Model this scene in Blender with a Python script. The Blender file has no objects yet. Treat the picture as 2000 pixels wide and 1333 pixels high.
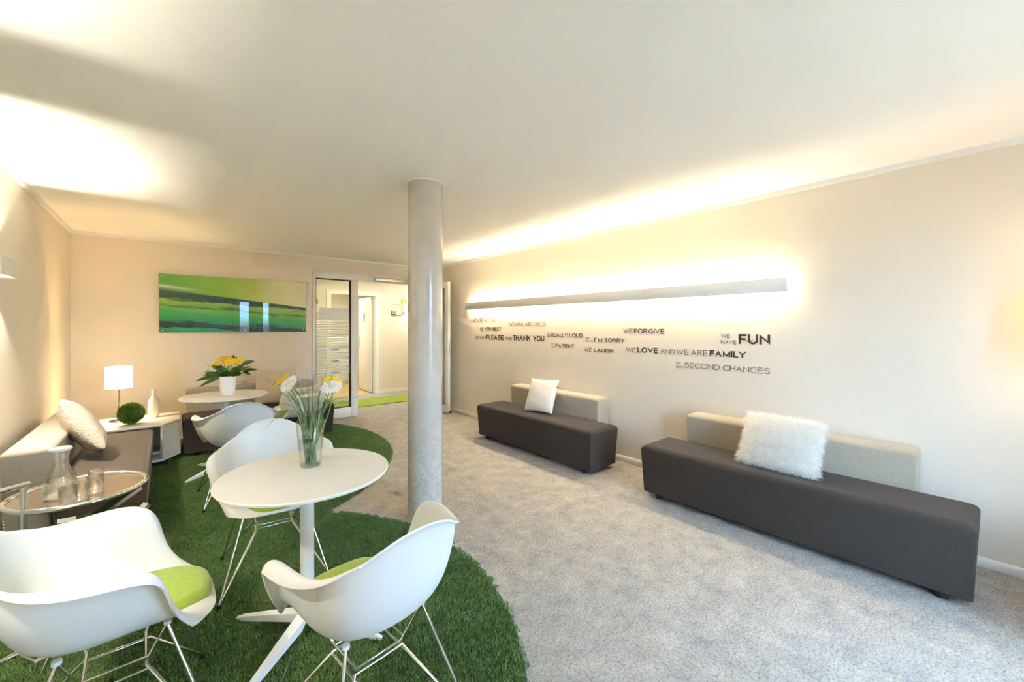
import bpy, bmesh, math, random
import numpy as np
from mathutils import Vector, Matrix

random.seed(7)
rng = np.random.default_rng(7)
scn = bpy.context.scene
COL = scn.collection
PI = math.pi

# ------------------------------------------------------------------ camera
CAM_H = 1.38
FPX = 795.0                       # focal length in pixels of the 2000 px frame
YAW = math.atan2(1000 - 328, FPX)  # right wall runs to the vanishing point at x=328
cam_d = bpy.data.cameras.new('camera')
cam_d.sensor_width = 36.0
cam_d.lens = 36.0 * FPX / 2000.0
cam_d.shift_y = -27.5 / 2000.0
cam_d.clip_start = 0.05
cam = bpy.data.objects.new('camera', cam_d)
COL.objects.link(cam)
cam.location = (0, 0, CAM_H)
cam.rotation_euler = (PI / 2, 0, -YAW)
scn.camera = cam

# ------------------------------------------------------------------ world / light / exposure
scn.view_settings.view_transform = 'Standard'
scn.view_settings.look = 'None'
scn.view_settings.gamma = 1.0
scn.view_settings.use_curve_mapping = False
scn.view_settings.exposure = 1.52
DAY = (0.37, 0.64, 1.0)
DAY_STRENGTH = 25.0
WARM = (1.0, 0.84, 0.59)
LAMP = (1.0, 0.66, 0.30)
BAR_EMIT = 38.0
SCONCE_W = 12.5
LAMP_W = 15.0
HALL_W = 15.0
scn.cycles.max_bounces = 12
scn.cycles.diffuse_bounces = 4
scn.cycles.use_light_tree = False
scn.cycles.glossy_bounces = 4
scn.cycles.transmission_bounces = 12
scn.cycles.transparent_max_bounces = 24
scn.cycles.adaptive_threshold = .105
scn.cycles.adaptive_min_samples = 20
w = bpy.data.worlds.new('sky')
scn.world = w
w.use_nodes = True
wnt = w.node_tree
bg = wnt.nodes['Background']
bg.inputs[1].default_value = DAY_STRENGTH
# pale overcast sky above the horizon, dull ground below it
wtc = wnt.nodes.new('ShaderNodeTexCoord'); wsep = wnt.nodes.new('ShaderNodeSeparateXYZ'); wr = wnt.nodes.new('ShaderNodeValToRGB')
wnt.links.new(wtc.outputs['Generated'], wsep.inputs[0]); wnt.links.new(wsep.outputs[2], wr.inputs[0])
wr.color_ramp.elements[0].position = 0.0; wr.color_ramp.elements[0].color = (.11, .14, .145, 1)
wr.color_ramp.elements[1].position = 0.02; wr.color_ramp.elements[1].color = (*DAY, 1)
wnt.links.new(wr.outputs[0], bg.inputs[0])

XL, XR, YF, YB, ZC = -0.80, 3.57, -1.15, 6.40, 2.42   # room shell
WINS = [(1.52, 1.84), (2.00, 2.34)]       # window openings in the wall behind the camera
WZ0, WZ1 = 0.12, 2.15
for i, (a, b) in enumerate(WINS):
    L = bpy.data.lights.new('window_portal', 'AREA')
    L.shape = 'RECTANGLE'; L.size = b - a; L.size_y = WZ1 - WZ0
    L.cycles.is_portal = True
    o = bpy.data.objects.new('window_portal', L); COL.objects.link(o)
    o.location = ((a + b) / 2, YF - 0.09, (WZ0 + WZ1) / 2)
    o.rotation_euler = (-PI / 2, 0, PI)

def area_light(name, loc, rot, sx, sy, watt, col):
    L = bpy.data.lights.new(name, 'AREA'); L.shape = 'RECTANGLE'
    L.size = sx; L.size_y = sy; L.energy = watt; L.color = col
    o = bpy.data.objects.new(name, L); COL.objects.link(o)
    o.location = loc; o.rotation_euler = rot
    return o
area_light('hall_fill_light', (3.3, 7.35, 2.37), (0, 0, 0), 2.4, 0.25, HALL_W, (1, .90, .72))  # added fill light for the corridor, no visible fixture
area_light('study_fill_light', (2.5, 9.7, 2.37), (0, 0, 0), 1.0, 1.0, HALL_W * 1.25, (1, .95, .78))  # added fill light for the room beyond, no visible fixture

# ------------------------------------------------------------------ materials
def new_mat(name):
    m = bpy.data.materials.new(name); m.use_nodes = True
    nt = m.node_tree
    return m, nt, nt.nodes['Principled BSDF']

def nd(nt, typ, **kw):
    n = nt.nodes.new(typ)
    for k, v in kw.items(): setattr(n, k, v)
    return n

def coords(nt, kind='Object', scale=(1, 1, 1)):
    tc = nd(nt, 'ShaderNodeTexCoord'); mp = nd(nt, 'ShaderNodeMapping')
    mp.inputs['Scale'].default_value = scale
    nt.links.new(tc.outputs[kind], mp.inputs[0])
    return mp.outputs[0]

def ramp(nt, fac, stops):
    r = nd(nt, 'ShaderNodeValToRGB')
    el = r.color_ramp.elements
    while len(el) < len(stops): el.new(0.5)
    for e, (p, c) in zip(el, stops):
        e.position = p; e.color = (*c, 1)
    nt.links.new(fac, r.inputs[0])
    return r.outputs[0]

def noise(nt, vec, scale, detail=3, rough=.5, out=0, dist=0.0):
    n = nd(nt, 'ShaderNodeTexNoise')
    n.inputs['Scale'].default_value = scale; n.inputs['Detail'].default_value = detail
    n.inputs['Roughness'].default_value = rough; n.inputs['Distortion'].default_value = dist
    if vec is not None: nt.links.new(vec, n.inputs['Vector'])
    return n.outputs[out]

def bump(nt, b, h, strength, dist=.002):
    n = nd(nt, 'ShaderNodeBump'); n.inputs['Strength'].default_value = strength
    n.inputs['Distance'].default_value = dist
    nt.links.new(h, n.inputs['Height']); nt.links.new(n.outputs[0], b.inputs['Normal'])

def mixc(nt, fac, a, b, mode='MIX'):
    n = nd(nt, 'ShaderNodeMix', data_type='RGBA', blend_type=mode)
    for k, v in ((0, fac), (6, a), (7, b)):
        if isinstance(v, (int, float)): n.inputs[k].default_value = v
        elif isinstance(v, tuple): n.inputs[k].default_value = (*v, 1)
        else: nt.links.new(v, n.inputs[k])
    return n.outputs[2]

def plain(name, col, rough=.5, metal=0.0, var=.04, scale=6, bmp=0.0, bscale=300, coat=0.0, spec=.5, sheen=0.0):
    m, nt, b = new_mat(name)
    v = coords(nt)
    dark = tuple(c * (1 - var) for c in col); lite = tuple(min(1, c * (1 + var)) for c in col)
    c = ramp(nt, noise(nt, v, scale, 1), [(.3, dark), (.7, lite)])
    nt.links.new(c, b.inputs['Base Color'])
    b.inputs['Roughness'].default_value = rough; b.inputs['Metallic'].default_value = metal
    b.inputs['Coat Weight'].default_value = coat; b.inputs['Specular IOR Level'].default_value = spec
    b.inputs['Sheen Weight'].default_value = sheen
    if bmp: bump(nt, b, noise(nt, v, bscale, 2), bmp)
    return m

def thin_glass(name, tint=(1, 1, 1), rough=.0, f=1.0):
    """single-wall glass: see-through, with reflection rising towards grazing angles"""
    m, nt, b = new_mat(name); nt.nodes.remove(b)
    lw = nd(nt, 'ShaderNodeLayerWeight'); lw.inputs[0].default_value = .5
    pw_ = nd(nt, 'ShaderNodeMath', operation='POWER'); pw_.inputs[1].default_value = 3.5
    nt.links.new(lw.outputs['Facing'], pw_.inputs[0])
    ma = nd(nt, 'ShaderNodeMath', operation='MULTIPLY_ADD'); ma.inputs[1].default_value = .75 * f; ma.inputs[2].default_value = .045 * f
    nt.links.new(pw_.outputs[0], ma.inputs[0])
    t = nd(nt, 'ShaderNodeBsdfTransparent'); t.inputs[0].default_value = (*tint, 1)
    g = nd(nt, 'ShaderNodeBsdfGlossy'); g.inputs['Roughness'].default_value = rough
    mx = nd(nt, 'ShaderNodeMixShader')
    nt.links.new(ma.outputs[0], mx.inputs[0]); nt.links.new(t.outputs[0], mx.inputs[1]); nt.links.new(g.outputs[0], mx.inputs[2])
    nt.links.new(mx.outputs[0], nt.nodes['Material Output'].inputs[0])
    return m

def emit(name, col, strength):
    m, nt, b = new_mat(name)
    b.inputs['Base Color'].default_value = (*col, 1)
    b.inputs['Emission Color'].default_value = (*col, 1)
    b.inputs['Emission Strength'].default_value = strength
    return m

def turf(name, a, bcol):
    m, nt, b = new_mat(name)
    g = nd(nt, 'ShaderNodeNewGeometry')
    c1 = ramp(nt, noise(nt, g.outputs['Position'], 6, 5), [(.3, a), (.7, bcol)])
    c2 = ramp(nt, g.outputs['Random Per Island'], [(.0, (.45, .45, .42)), (.7, (1.0, 1.0, 1.0)), (1, (1.9, 1.75, 1.7))])
    nt.links.new(mixc(nt, 1.0, c1, c2, 'MULTIPLY'), b.inputs['Base Color'])
    b.inputs['Roughness'].default_value = .55; b.inputs['Specular IOR Level'].default_value = .3
    return m

M = {}
M['wall'] = plain('wall_paint', (.80, .725, .62), .75, var=.012, scale=2)
M['ceiling'] = plain('ceiling_paint', (.95, .935, .91), .8, var=.01, scale=2)
M['white_trim'] = plain('white_trim', (.86, .85, .82), .4, var=.01)
M['white_frame'] = plain('white_door_frame', (.84, .83, .80), .35, var=.01)
M['black_rubber'] = plain('black_rubber', (.012, .012, .012), .6)
M['plastic'] = plain('white_shell_plastic', (.78, .78, .77), .38, var=.008, scale=3, spec=.4)
M['pad'] = plain('lime_green_felt', (.31, .44, .05), .9, var=.08, scale=60, bmp=.35, bscale=700, sheen=.3)
M['chrome'] = plain('chrome', (.82, .82, .82), .09, 1.0, var=.02)
M['steel'] = plain('brushed_steel', (.62, .61, .58), .3, 1.0, var=.05, scale=40)
M['table'] = plain('table_laminate', (.86, .845, .80), .35, var=.01)
M['table_metal'] = plain('white_powder_coat', (.88, .88, .87), .35, var=.01)
M['seat_dark'] = plain('charcoal_brown_fabric', (.041, .031, .025), .85, var=.12, scale=90, bmp=.3, bscale=900, sheen=.08, spec=.3)
M['seat_warm_lit'] = plain('warm_lit_dark_fabric', (.095, .062, .043), .8, var=.1, scale=90, bmp=.3, bscale=900, sheen=.25)  # the dark bench fabric again, with warm lamplight put into its colour
M['back_beige'] = plain('beige_fabric', (.42, .37, .285), .85, var=.05, scale=80, bmp=.25, bscale=900, sheen=.2)
M['gloss_white'] = plain('glossy_white_lacquer', (.87, .86, .83), .2, var=.01)
M['ceramic'] = plain('white_ceramic', (.88, .88, .87), .12, var=.01, coat=.4)
M['vase_white'] = plain('matte_white_vase', (.88, .88, .88), .45, var=.01)
M['bottle'] = plain('cream_glazed_bottle', (.86, .83, .77), .25, var=.02)
M['letters'] = plain('dark_brown_vinyl', (.055, .038, .024), .6, var=.05)
M['letters_l'] = plain('brown_vinyl', (.13, .095, .06), .6, var=.05)
def real_glass(name, col, ior):
    m, nt, b = new_mat(name); nt.nodes.remove(b)
    g = nd(nt, 'ShaderNodeBsdfGlass'); g.inputs['Color'].default_value = (*col, 1); g.inputs['Roughness'].default_value = 0; g.inputs['IOR'].default_value = ior
    t = nd(nt, 'ShaderNodeBsdfTransparent'); mx = nd(nt, 'ShaderNodeMixShader'); mx.inputs[0].default_value = .35
    nt.links.new(g.outputs[0], mx.inputs[1]); nt.links.new(t.outputs[0], mx.inputs[2])
    nt.links.new(mx.outputs[0], nt.nodes['Material Output'].inputs[0])
    return m
M['rglass'] = real_glass('table_glass', (.99, .995, .99), 1.45)
M['rwater'] = real_glass('still_water', (.98, .99, .99), 1.33)
M['glass'] = thin_glass('clear_glass', (.97, .985, .975))
M['pane'] = thin_glass('door_glass', (.93, .95, .88), f=1.0)
M['winpane'] = thin_glass('window_glass', (.97, .98, .98), f=.6)
M['yellow'] = plain('yellow_petal', (.95, .66, .015), .6, var=.1, scale=60)
M['yellow_c'] = plain('golden_flower_centre', (.88, .52, .01), .8, var=.2, scale=200)
M['petal_w'] = plain('white_petal', (.88, .88, .86), .6, var=.03, scale=60)
M['disc_w'] = plain('cream_flower_centre', (.75, .70, .45), .8, var=.15, scale=300)
M['stem'] = plain('flower_stem_green', (.13, .30, .05), .5, var=.2, scale=30)
M['blade'] = plain('bluish_grass_blade', (.19, .31, .15), .55, var=.3, scale=25)
M['leaf'] = plain('dark_green_leaf', (.045, .14, .018), .35, var=.3, scale=30)
M['leaf_l'] = plain('light_green_leaf', (.22, .40, .03), .45, var=.2, scale=40)
M['twig'] = plain('grey_brown_twig', (.12, .10, .07), .7, var=.2)
M['ballgrass'] = turf('boxwood_green', (.14, .27, .03), (.23, .38, .05))
def fur_mat():
    m, nt, b = new_mat('cream_fur'); nt.nodes.remove(b)
    v = coords(nt)
    c = ramp(nt, noise(nt, v, 20, 3), [(.3, (.96, .93, .88)), (.7, (.99, .98, .95))])
    d = nd(nt, 'ShaderNodeBsdfDiffuse'); t = nd(nt, 'ShaderNodeBsdfTranslucent'); mx = nd(nt, 'ShaderNodeMixShader'); mx.inputs[0].default_value = .5
    nt.links.new(c, d.inputs[0]); nt.links.new(c, t.inputs[0]); nt.links.new(d.outputs[0], mx.inputs[1]); nt.links.new(t.outputs[0], mx.inputs[2])
    nt.links.new(mx.outputs[0], nt.nodes['Material Output'].inputs[0])
    return m
M['fur'] = fur_mat()
M['film'] = plain('frosted_film', (.90, .92, .80), .6, var=.03)
M['paper'] = plain('white_paper', (.88, .86, .82), .7, var=.01)
M['lime'] = plain('lime_green_frame', (.30, .55, .04), .5)
M['door'] = plain('white_door_lacquer', (.88, .87, .80), .35, var=.01)
M['darkwood'] = plain('dark_brown_plaque', (.11, .06, .03), .5)
M['red'] = plain('orange_red_tag', (.75, .10, .03), .7)
M['lampblack'] = plain('black_lamp_base', (.02, .018, .016), .4)
M['hallgreen'] = plain('lime_hall_carpet', (.25, .33, .04), .95, var=.25, scale=50, bmp=.5, bscale=400)
M['tube'] = emit('fluorescent_tube', WARM, BAR_EMIT)
M['water'] = thin_glass('clear_water', (.95, .97, .97), f=.7)

def quilt():
    m, nt, b = new_mat('quilted_beige_cloth')
    v = coords(nt)
    b.inputs['Base Color'].default_value = (.70, .63, .52, 1)
    c = ramp(nt, noise(nt, v, 30, 3), [(.3, (.57, .50, .40)), (.7, (.66, .58, .47))]); nt.links.new(c, b.inputs['Base Color'])
    b.inputs['Roughness'].default_value = .8
    vo = nd(nt, 'ShaderNodeTexVoronoi'); vo.inputs['Scale'].default_value = 75
    nt.links.new(v, vo.inputs['Vector'])
    bump(nt, b, vo.outputs['Distance'], .8, .005)
    return m
M['quilt'] = quilt()

def waffle(name, col):
    m, nt, b = new_mat(name)
    v = coords(nt)
    c = ramp(nt, noise(nt, v, 30, 3), [(.3, tuple(x * .96 for x in col)), (.7, col)]); nt.links.new(c, b.inputs['Base Color'])
    b.inputs['Roughness'].default_value = .85
    vo = nd(nt, 'ShaderNodeTexVoronoi'); vo.inputs['Scale'].default_value = 110; vo.inputs['Randomness'].default_value = .15
    nt.links.new(v, vo.inputs['Vector'])
    bump(nt, b, vo.outputs['Distance'], .5, .003)
    return m
M['waffle'] = waffle('white_waffle_cloth', (.84, .80, .74))
M['cush_beige'] = waffle('plain_beige_cloth', (.62, .52, .38))

def carpet():
    m, nt, b = new_mat('loop_carpet')
    v = coords(nt)
    patch = noise(nt, v, 7.0, 7, .80)
    c1 = ramp(nt, patch, [(.36, (.315, .31, .31)), (.46, (.41, .385, .35)), (.54, (.45, .42, .375)), (.64, (.52, .49, .44))])
    fine = ramp(nt, noise(nt, v, 90, 3, .8), [(.36, (.55, .55, .56)), (.50, (.95, .95, .95)), (.64, (1.12, 1.11, 1.08))])
    nt.links.new(mixc(nt, 1.0, c1, fine, 'MULTIPLY'), b.inputs['Base Color'])
    b.inputs['Roughness'].default_value = .95; b.inputs['Specular IOR Level'].default_value = .15
    bump(nt, b, noise(nt, v, 130, 2, .7), .7, .006)
    return m
M['carpet'] = carpet()

def concrete():
    m, nt, b = new_mat('smooth_concrete')
    v = coords(nt)
    base = ramp(nt, noise(nt, v, 5, 6, .6), [(.3, (.52, .48, .42)), (.7, (.63, .59, .53))])
    # wavy dark veins in the lower part and scattered pin holes
    vein = noise(nt, v, 4.5, 6, .62, dist=1.6)
    sub = nd(nt, 'ShaderNodeMath', operation='SUBTRACT'); sub.inputs[1].default_value = .5; nt.links.new(vein, sub.inputs[0])
    ab = nd(nt, 'ShaderNodeMath', operation='ABSOLUTE'); nt.links.new(sub.outputs[0], ab.inputs[0])
    line = ramp(nt, ab.outputs[0], [(.0, (.5, .5, .5)), (.04, (0, 0, 0))])
    sep = nd(nt, 'ShaderNodeSeparateXYZ'); tc = nd(nt, 'ShaderNodeTexCoord'); nt.links.new(tc.outputs['Object'], sep.inputs[0])
    low = ramp(nt, sep.outputs[2], [(.35, (1, 1, 1)), (.85, (.04, .04, .04))])
    f = mixc(nt, 1.0, line, low, 'MULTIPLY')
    c = mixc(nt, f, base, (.33, .31, .30))
    vo = nd(nt, 'ShaderNodeTexVoronoi'); vo.inputs['Scale'].default_value = 9; nt.links.new(v, vo.inputs['Vector'])
    hole = ramp(nt, vo.outputs['Distance'], [(.035, (1, 1, 1)), (.06, (0, 0, 0))])
    c = mixc(nt, hole, c, (.28, .25, .22))
    nt.links.new(c, b.inputs['Base Color'])
    b.inputs['Roughness'].default_value = .2; b.inputs['Specular IOR Level'].default_value = .5
    bump(nt, b, noise(nt, v, 40, 4), .08, .003)
    return m
M['concrete'] = concrete()

M['turf'] = turf('green_turf', (.13, .225, .065), (.185, .30, .10))
M['turf_base'] = plain('turf_backing', (.075, .14, .036), .95, var=.2, scale=30)

def woodfloor():
    m, nt, b = new_mat('oak_floor')
    v = coords(nt, scale=(1, 8, 1))
    c = ramp(nt, noise(nt, v, 4, 6), [(.3, (.50, .34, .16)), (.7, (.64, .46, .24))])
    nt.links.new(c, b.inputs['Base Color']); b.inputs['Roughness'].default_value = .4
    return m
M['oak'] = woodfloor()

def picture_mat():
    m, nt, b = new_mat('green_leaf_print')
    tc = nd(nt, 'ShaderNodeTexCoord'); sep = nd(nt, 'ShaderNodeSeparateXYZ')
    nt.links.new(tc.outputs['Generated'], sep.inputs[0])
    U, V = sep.outputs[0], sep.outputs[2]
    def math_(op, a, bb):
        n = nd(nt, 'ShaderNodeMath', operation=op)
        for i, x in enumerate((a, bb)):
            if isinstance(x, (int, float)): n.inputs[i].default_value = x
            else: nt.links.new(x, n.inputs[i])
        return n.outputs[0]
    # upper blurred leaf: green at left, pale at the right
    top = ramp(nt, U, [(0, (.10, .36, .035)), (.38, (.25, .47, .025)), (.60, (.45, .56, .10)), (.85, (.74, .73, .42))])
    glow = ramp(nt, math_('ADD', V, math_('MULTIPLY', U, .35)), [(.62, (.55, .72, .35)), (.80, (1, 1, 1))])
    top = mixc(nt, .7, top, glow, 'MULTIPLY')
    # white streak on the left edge
    st = math_('ABSOLUTE', math_('SUBTRACT', math_('ADD', V, math_('MULTIPLY', U, .25)), .80), 0)
    stf = ramp(nt, st, [(.0, (1, 1, 1)), (.035, (0, 0, 0))])
    stu = ramp(nt, U, [(.0, (1, 1, 1)), (.28, (0, 0, 0))])
    top = mixc(nt, mixc(nt, 1.0, stf, stu, 'MULTIPLY'), top, (.80, .86, .70))
    # lower leaf blades: stretched noise over a skewed height
    W = math_('ADD', V, math_('MULTIPLY', U, .17))
    cv = nd(nt, 'ShaderNodeCombineXYZ'); nt.links.new(math_('MULTIPLY', U, 2.2), cv.inputs[0]); nt.links.new(math_('MULTIPLY', W, 9.0), cv.inputs[1])
    nz = noise(nt, cv.outputs[0], 1.6, 5, .6, dist=.3)
    cv2 = nd(nt, 'ShaderNodeCombineXYZ'); nt.links.new(math_('MULTIPLY', U, 12), cv2.inputs[0]); nt.links.new(math_('MULTIPLY', W, 40), cv2.inputs[1])
    spk = noise(nt, cv2.outputs[0], 2.0, 3, .6)
    H = math_('ADD', W, math_('MULTIPLY', math_('SUBTRACT', nz, .5), .22))
    low = ramp(nt, H, [(.02, (.0, .16, .05)), (.09, (.0, .34, .10)), (.11, (.0, .02, .01)), (.20, (.0, .03, .012)), (.23, (.0, .24, .05)),
                       (.36, (.03, .34, .05)), (.44, (.13, .42, .03)), (.475, (.02, .09, .02)), (.50, (.16, .38, .03)), (.58, (.24, .46, .05)),
                       (.60, (.0, .045, .015)), (.69, (.005, .06, .02)), (.72, (.07, .10, .055)), (.80, (.06, .10, .05))])
    sp = ramp(nt, spk, [(.60, (0, 0, 0)), (.68, (1, 1, 1))])
    low = mixc(nt, mixc(nt, 1.0, sp, (.45, .45, .45), 'MULTIPLY'), low, (.40, .60, .12))
    bnd = math_('ADD', V, math_('MULTIPLY', U, .26))
    e = ramp(nt, bnd, [(.735, (0, 0, 0)), (.75, (1, 1, 1))])
    c = mixc(nt, e, low, top)
    nt.links.new(c, b.inputs['Base Color'])
    b.inputs['Roughness'].default_value = .35
    b.inputs['Coat Weight'].default_value = .35; b.inputs['Coat Roughness'].default_value = .02
    return m
M['picture'] = picture_mat()

def shade_mat(name, col, strength):
    m, nt, b = new_mat(name)
    b.inputs['Base Color'].default_value = (.9, .86, .78, 1); b.inputs['Roughness'].default_value = .8
    b.inputs['Emission Color'].default_value = (*col, 1); b.inputs['Emission Strength'].default_value = strength
    v = coords(nt)
    bump(nt, b, noise(nt, v, 400, 2), .1)
    return m
M['shade'] = shade_mat('lit_cream_shade', (1.0, .74, .40), 4.2)
M['shade_o'] = shade_mat('lit_orange_shade', (1.0, .66, .30), 1.7)

# ------------------------------------------------------------------ mesh helpers
def obj(name, verts, faces, mat, parent=None, smooth=False, loc=None):
    me = bpy.data.meshes.new(name)
    me.from_pydata([tuple(map(float, v)) for v in verts], [], [tuple(map(int, f)) for f in faces])
    me.update()
    me.materials.append(M[mat] if isinstance(mat, str) else mat)
    if smooth:
        me.polygons.foreach_set('use_smooth', [True] * len(me.polygons))
    o = bpy.data.objects.new(name, me); COL.objects.link(o)
    if parent is not None: o.parent = parent
    if loc is not None: o.location = loc
    return o

def from_bm(name, bm, mat, parent=None, smooth=False, loc=None):
    me = bpy.data.meshes.new(name); bm.to_mesh(me); bm.free()
    me.materials.append(M[mat] if isinstance(mat, str) else mat)
    if smooth: me.polygons.foreach_set('use_smooth', [True] * len(me.polygons))
    o = bpy.data.objects.new(name, me); COL.objects.link(o)
    if parent is not None: o.parent = parent
    if loc is not None: o.location = loc
    return o

def auto_smooth(o, ang=40):
    me = o.data
    me.polygons.foreach_set('use_smooth', [True] * len(me.polygons))
    bm = bmesh.new(); bm.from_mesh(me)
    for e in bm.edges:
        if len(e.link_faces) == 2 and e.calc_face_angle(0) > math.radians(ang): e.smooth = False
    bm.to_mesh(me); bm.free()
    return o

def bm_box(bm, x0, x1, y0, y1, z0, z1):
    vs = [bm.verts.new((x, y, z)) for z in (z0, z1) for y in (y0, y1) for x in (x0, x1)]
    for f in ((0, 2, 3, 1), (4, 5, 7, 6), (0, 1, 5, 4), (2, 6, 7, 3), (0, 4, 6, 2), (1, 3, 7, 5)):
        bm.faces.new([vs[i] for i in f])
    return vs

def box(name, x0, x1, y0, y1, z0, z1, mat, parent=None, bev=0.0, seg=2, taper=0.0):
    bm = bmesh.new()
    vs = bm_box(bm, x0, x1, y0, y1, z0, z1)
    if taper:
        for v in vs[:4]:
            cx, cy = (x0 + x1) / 2, (y0 + y1) / 2
            v.co.x += taper if v.co.x < cx else -taper
            v.co.y += taper if v.co.y < cy else -taper
    if bev: bmesh.ops.bevel(bm, geom=list(bm.edges), offset=bev, segments=seg, profile=.5, affect='EDGES')
    o = from_bm(name, bm, mat, parent)
    if bev: auto_smooth(o, 50)
    return o

def boxes(name, lst, mat, parent=None):
    bm = bmesh.new()
    for b in lst: bm_box(bm, *b)
    return from_bm(name, bm, mat, parent)

def tube_geo(pts, r, n=8, r2=None, cap=True, closed=False):
    pts = [Vector(p) for p in pts]; N = len(pts)
    V, F = [], []
    up = None
    for i, p in enumerate(pts):
        if closed: t = (pts[(i + 1) % N] - pts[i - 1]).normalized()
        else:
            a = pts[max(i - 1, 0)]; b = pts[min(i + 1, N - 1)]
            t = (b - a).normalized()
        if up is None:
            up = Vector((0, 0, 1)) if abs(t.z) < .9 else Vector((1, 0, 0))
        s = t.cross(up)
        if s.length < 1e-6: s = t.cross(Vector((0, 1, 0)))
        s.normalize(); up = s.cross(t).normalized()
        k = 1.0
        if 0 < i < N - 1 and not closed:
            d1 = (pts[i] - pts[i - 1]).normalized(); d2 = (pts[i + 1] - pts[i]).normalized()
            k = 1 / max(.5, math.cos(d1.angle(d2, 0) / 2))
        rr = r if r2 is None else r + (r2 - r) * i / (N - 1)
        for j in range(n):
            a = 2 * PI * j / n
            V.append(p + (s * math.cos(a) + up * math.sin(a)) * rr * (1 + (k - 1) * .6))
    M_ = N if closed else N - 1
    for i in range(M_):
        for j in range(n):
            a = i * n + j; b = i * n + (j + 1) % n
            i2 = (i + 1) % N
            c = i2 * n + (j + 1) % n; d = i2 * n + j
            F.append((a, b, c, d))
    if cap and not closed:
        F.append(tuple(range(n - 1, -1, -1))); F.append(tuple((N - 1) * n + j for j in range(n)))
    return V, F

def tube(name, pts, r, mat, parent=None, n=8, r2=None, closed=False):
    V, F = tube_geo(pts, r, n, r2, closed=closed)
    o = obj(name, V, F, mat, parent, True)
    return auto_smooth(o, 50)

def lathe(name, prof, mat, parent=None, n=40, loc=None, sx=1.0, sy=1.0, ang=55):
    V, F = [], []
    idx = []
    for r, z in prof:
        if r < 1e-6:
            idx.append([len(V)] * n); V.append((0, 0, z))
        else:
            idx.append(list(range(len(V), len(V) + n)))
            V += [(r * sx * math.cos(2 * PI * j / n), r * sy * math.sin(2 * PI * j / n), z) for j in range(n)]
    for a, b in zip(idx[:-1], idx[1:]):
        for j in range(n):
            k = (j + 1) % n
            f = []
            for q in (a[j], a[k], b[k], b[j]):
                if q not in f: f.append(q)
            if len(f) > 2: F.append(tuple(f))
    o = obj(name, V, F, mat, parent, True, loc)
    return auto_smooth(o, ang)

def prism(name, poly, z0, z1, mat, parent=None, bev=0.0, seg=2):
    bm = bmesh.new()
    lo = [bm.verts.new((x, y, z0)) for x, y in poly]; hi = [bm.verts.new((x, y, z1)) for x, y in poly]
    bm.faces.new(lo[::-1]); bm.faces.new(hi)
    n = len(poly)
    for i in range(n): bm.faces.new((lo[i], lo[(i + 1) % n], hi[(i + 1) % n], hi[i]))
    bmesh.ops.recalc_face_normals(bm, faces=bm.faces)
    if bev: bmesh.ops.bevel(bm, geom=list(bm.edges), offset=bev, segments=seg, profile=.5, affect='EDGES')
    o = from_bm(name, bm, mat, parent)
    if bev: auto_smooth(o, 40)
    return o

def tag(o, label, cat, group=None):
    o['label'] = label; o['category'] = cat
    if group: o['group'] = group
    return o

def thing(name, label, cat, loc=(0, 0, 0), rotz=0.0, group=None):
    o = bpy.data.objects.new(name, None); COL.objects.link(o)
    o.empty_display_size = .1
    o.location = loc; o.rotation_euler = (0, 0, rotz)
    return tag(o, label, cat, group)

def struct(o, label=None):
    o['kind'] = 'structure'
    if label: o['label'] = label
    return o

def copy_tree(o, parent=None):
    c = o.copy(); COL.objects.link(c)
    if parent is not None: c.parent = parent
    for ch in list(o.children): copy_tree(ch, c)
    return c

# ================================================================== THE ROOM
TH = .15
struct(box('floor', XL - TH, 6.2, YF - TH, 8.32, -.06, 0, 'carpet'), 'mottled grey-brown loop carpet of the lounge and corridor')
struct(box('ceiling', XL - TH, 6.2, YF - TH, 8.4, ZC, ZC + .1, 'ceiling'), 'smooth off-white ceiling')
struct(box('wall_left', XL - TH, XL, YF - TH, YB + .12, 0, ZC, 'wall'), 'warm beige wall behind the corner bench')
struct(box('wall_right', XR, XR + TH, YF - TH, YB + .12, 0, ZC, 'wall'), 'long beige wall carrying the lettering and light bar')
DX0, DX1, DZ = 1.61, 3.27, 2.205
struct(boxes('wall_back', [(XL, DX0, YB, YB + .12, 0, ZC), (DX1, XR, YB, YB + .12, 0, ZC), (DX0, DX1, YB, YB + .12, DZ, ZC)], 'wall'),
       'beige end wall with the green picture and glazed doorway')
fr = [(XL, WINS[0][0], YF - TH, YF, 0, ZC)]
for i, (a, b) in enumerate(WINS):
    fr += [(a, b, YF - TH, YF, 0, WZ0), (a, b, YF - TH, YF, WZ1, ZC)]
    nx = WINS[i + 1][0] if i + 1 < len(WINS) else XR
    fr.append((b, nx, YF - TH, YF, 0, ZC))
struct(boxes('wall_front', fr, 'wall'), 'beige wall with the windows')
for i, (a, b) in enumerate(WINS):
    wroot = bpy.data.objects.new('window_%d' % (i + 1), None); COL.objects.link(wroot); wroot.location = (a, YF - .05, WZ0)
    struct(wroot, 'tall white framed window')
    W_, H_ = b - a, WZ1 - WZ0
    boxes('window_frame', [(0, .05, -.03, .03, 0, H_), (W_ - .05, W_, -.03, .03, 0, H_), (.05, W_ - .05, -.03, .03, 0, .05), (.05, W_ - .05, -.03, .03, H_ - .05, H_)], 'white_frame', wroot)
    box('pane', .05, W_ - .05, -.004, .004, .05, H_ - .05, 'winpane', wroot)

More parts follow.
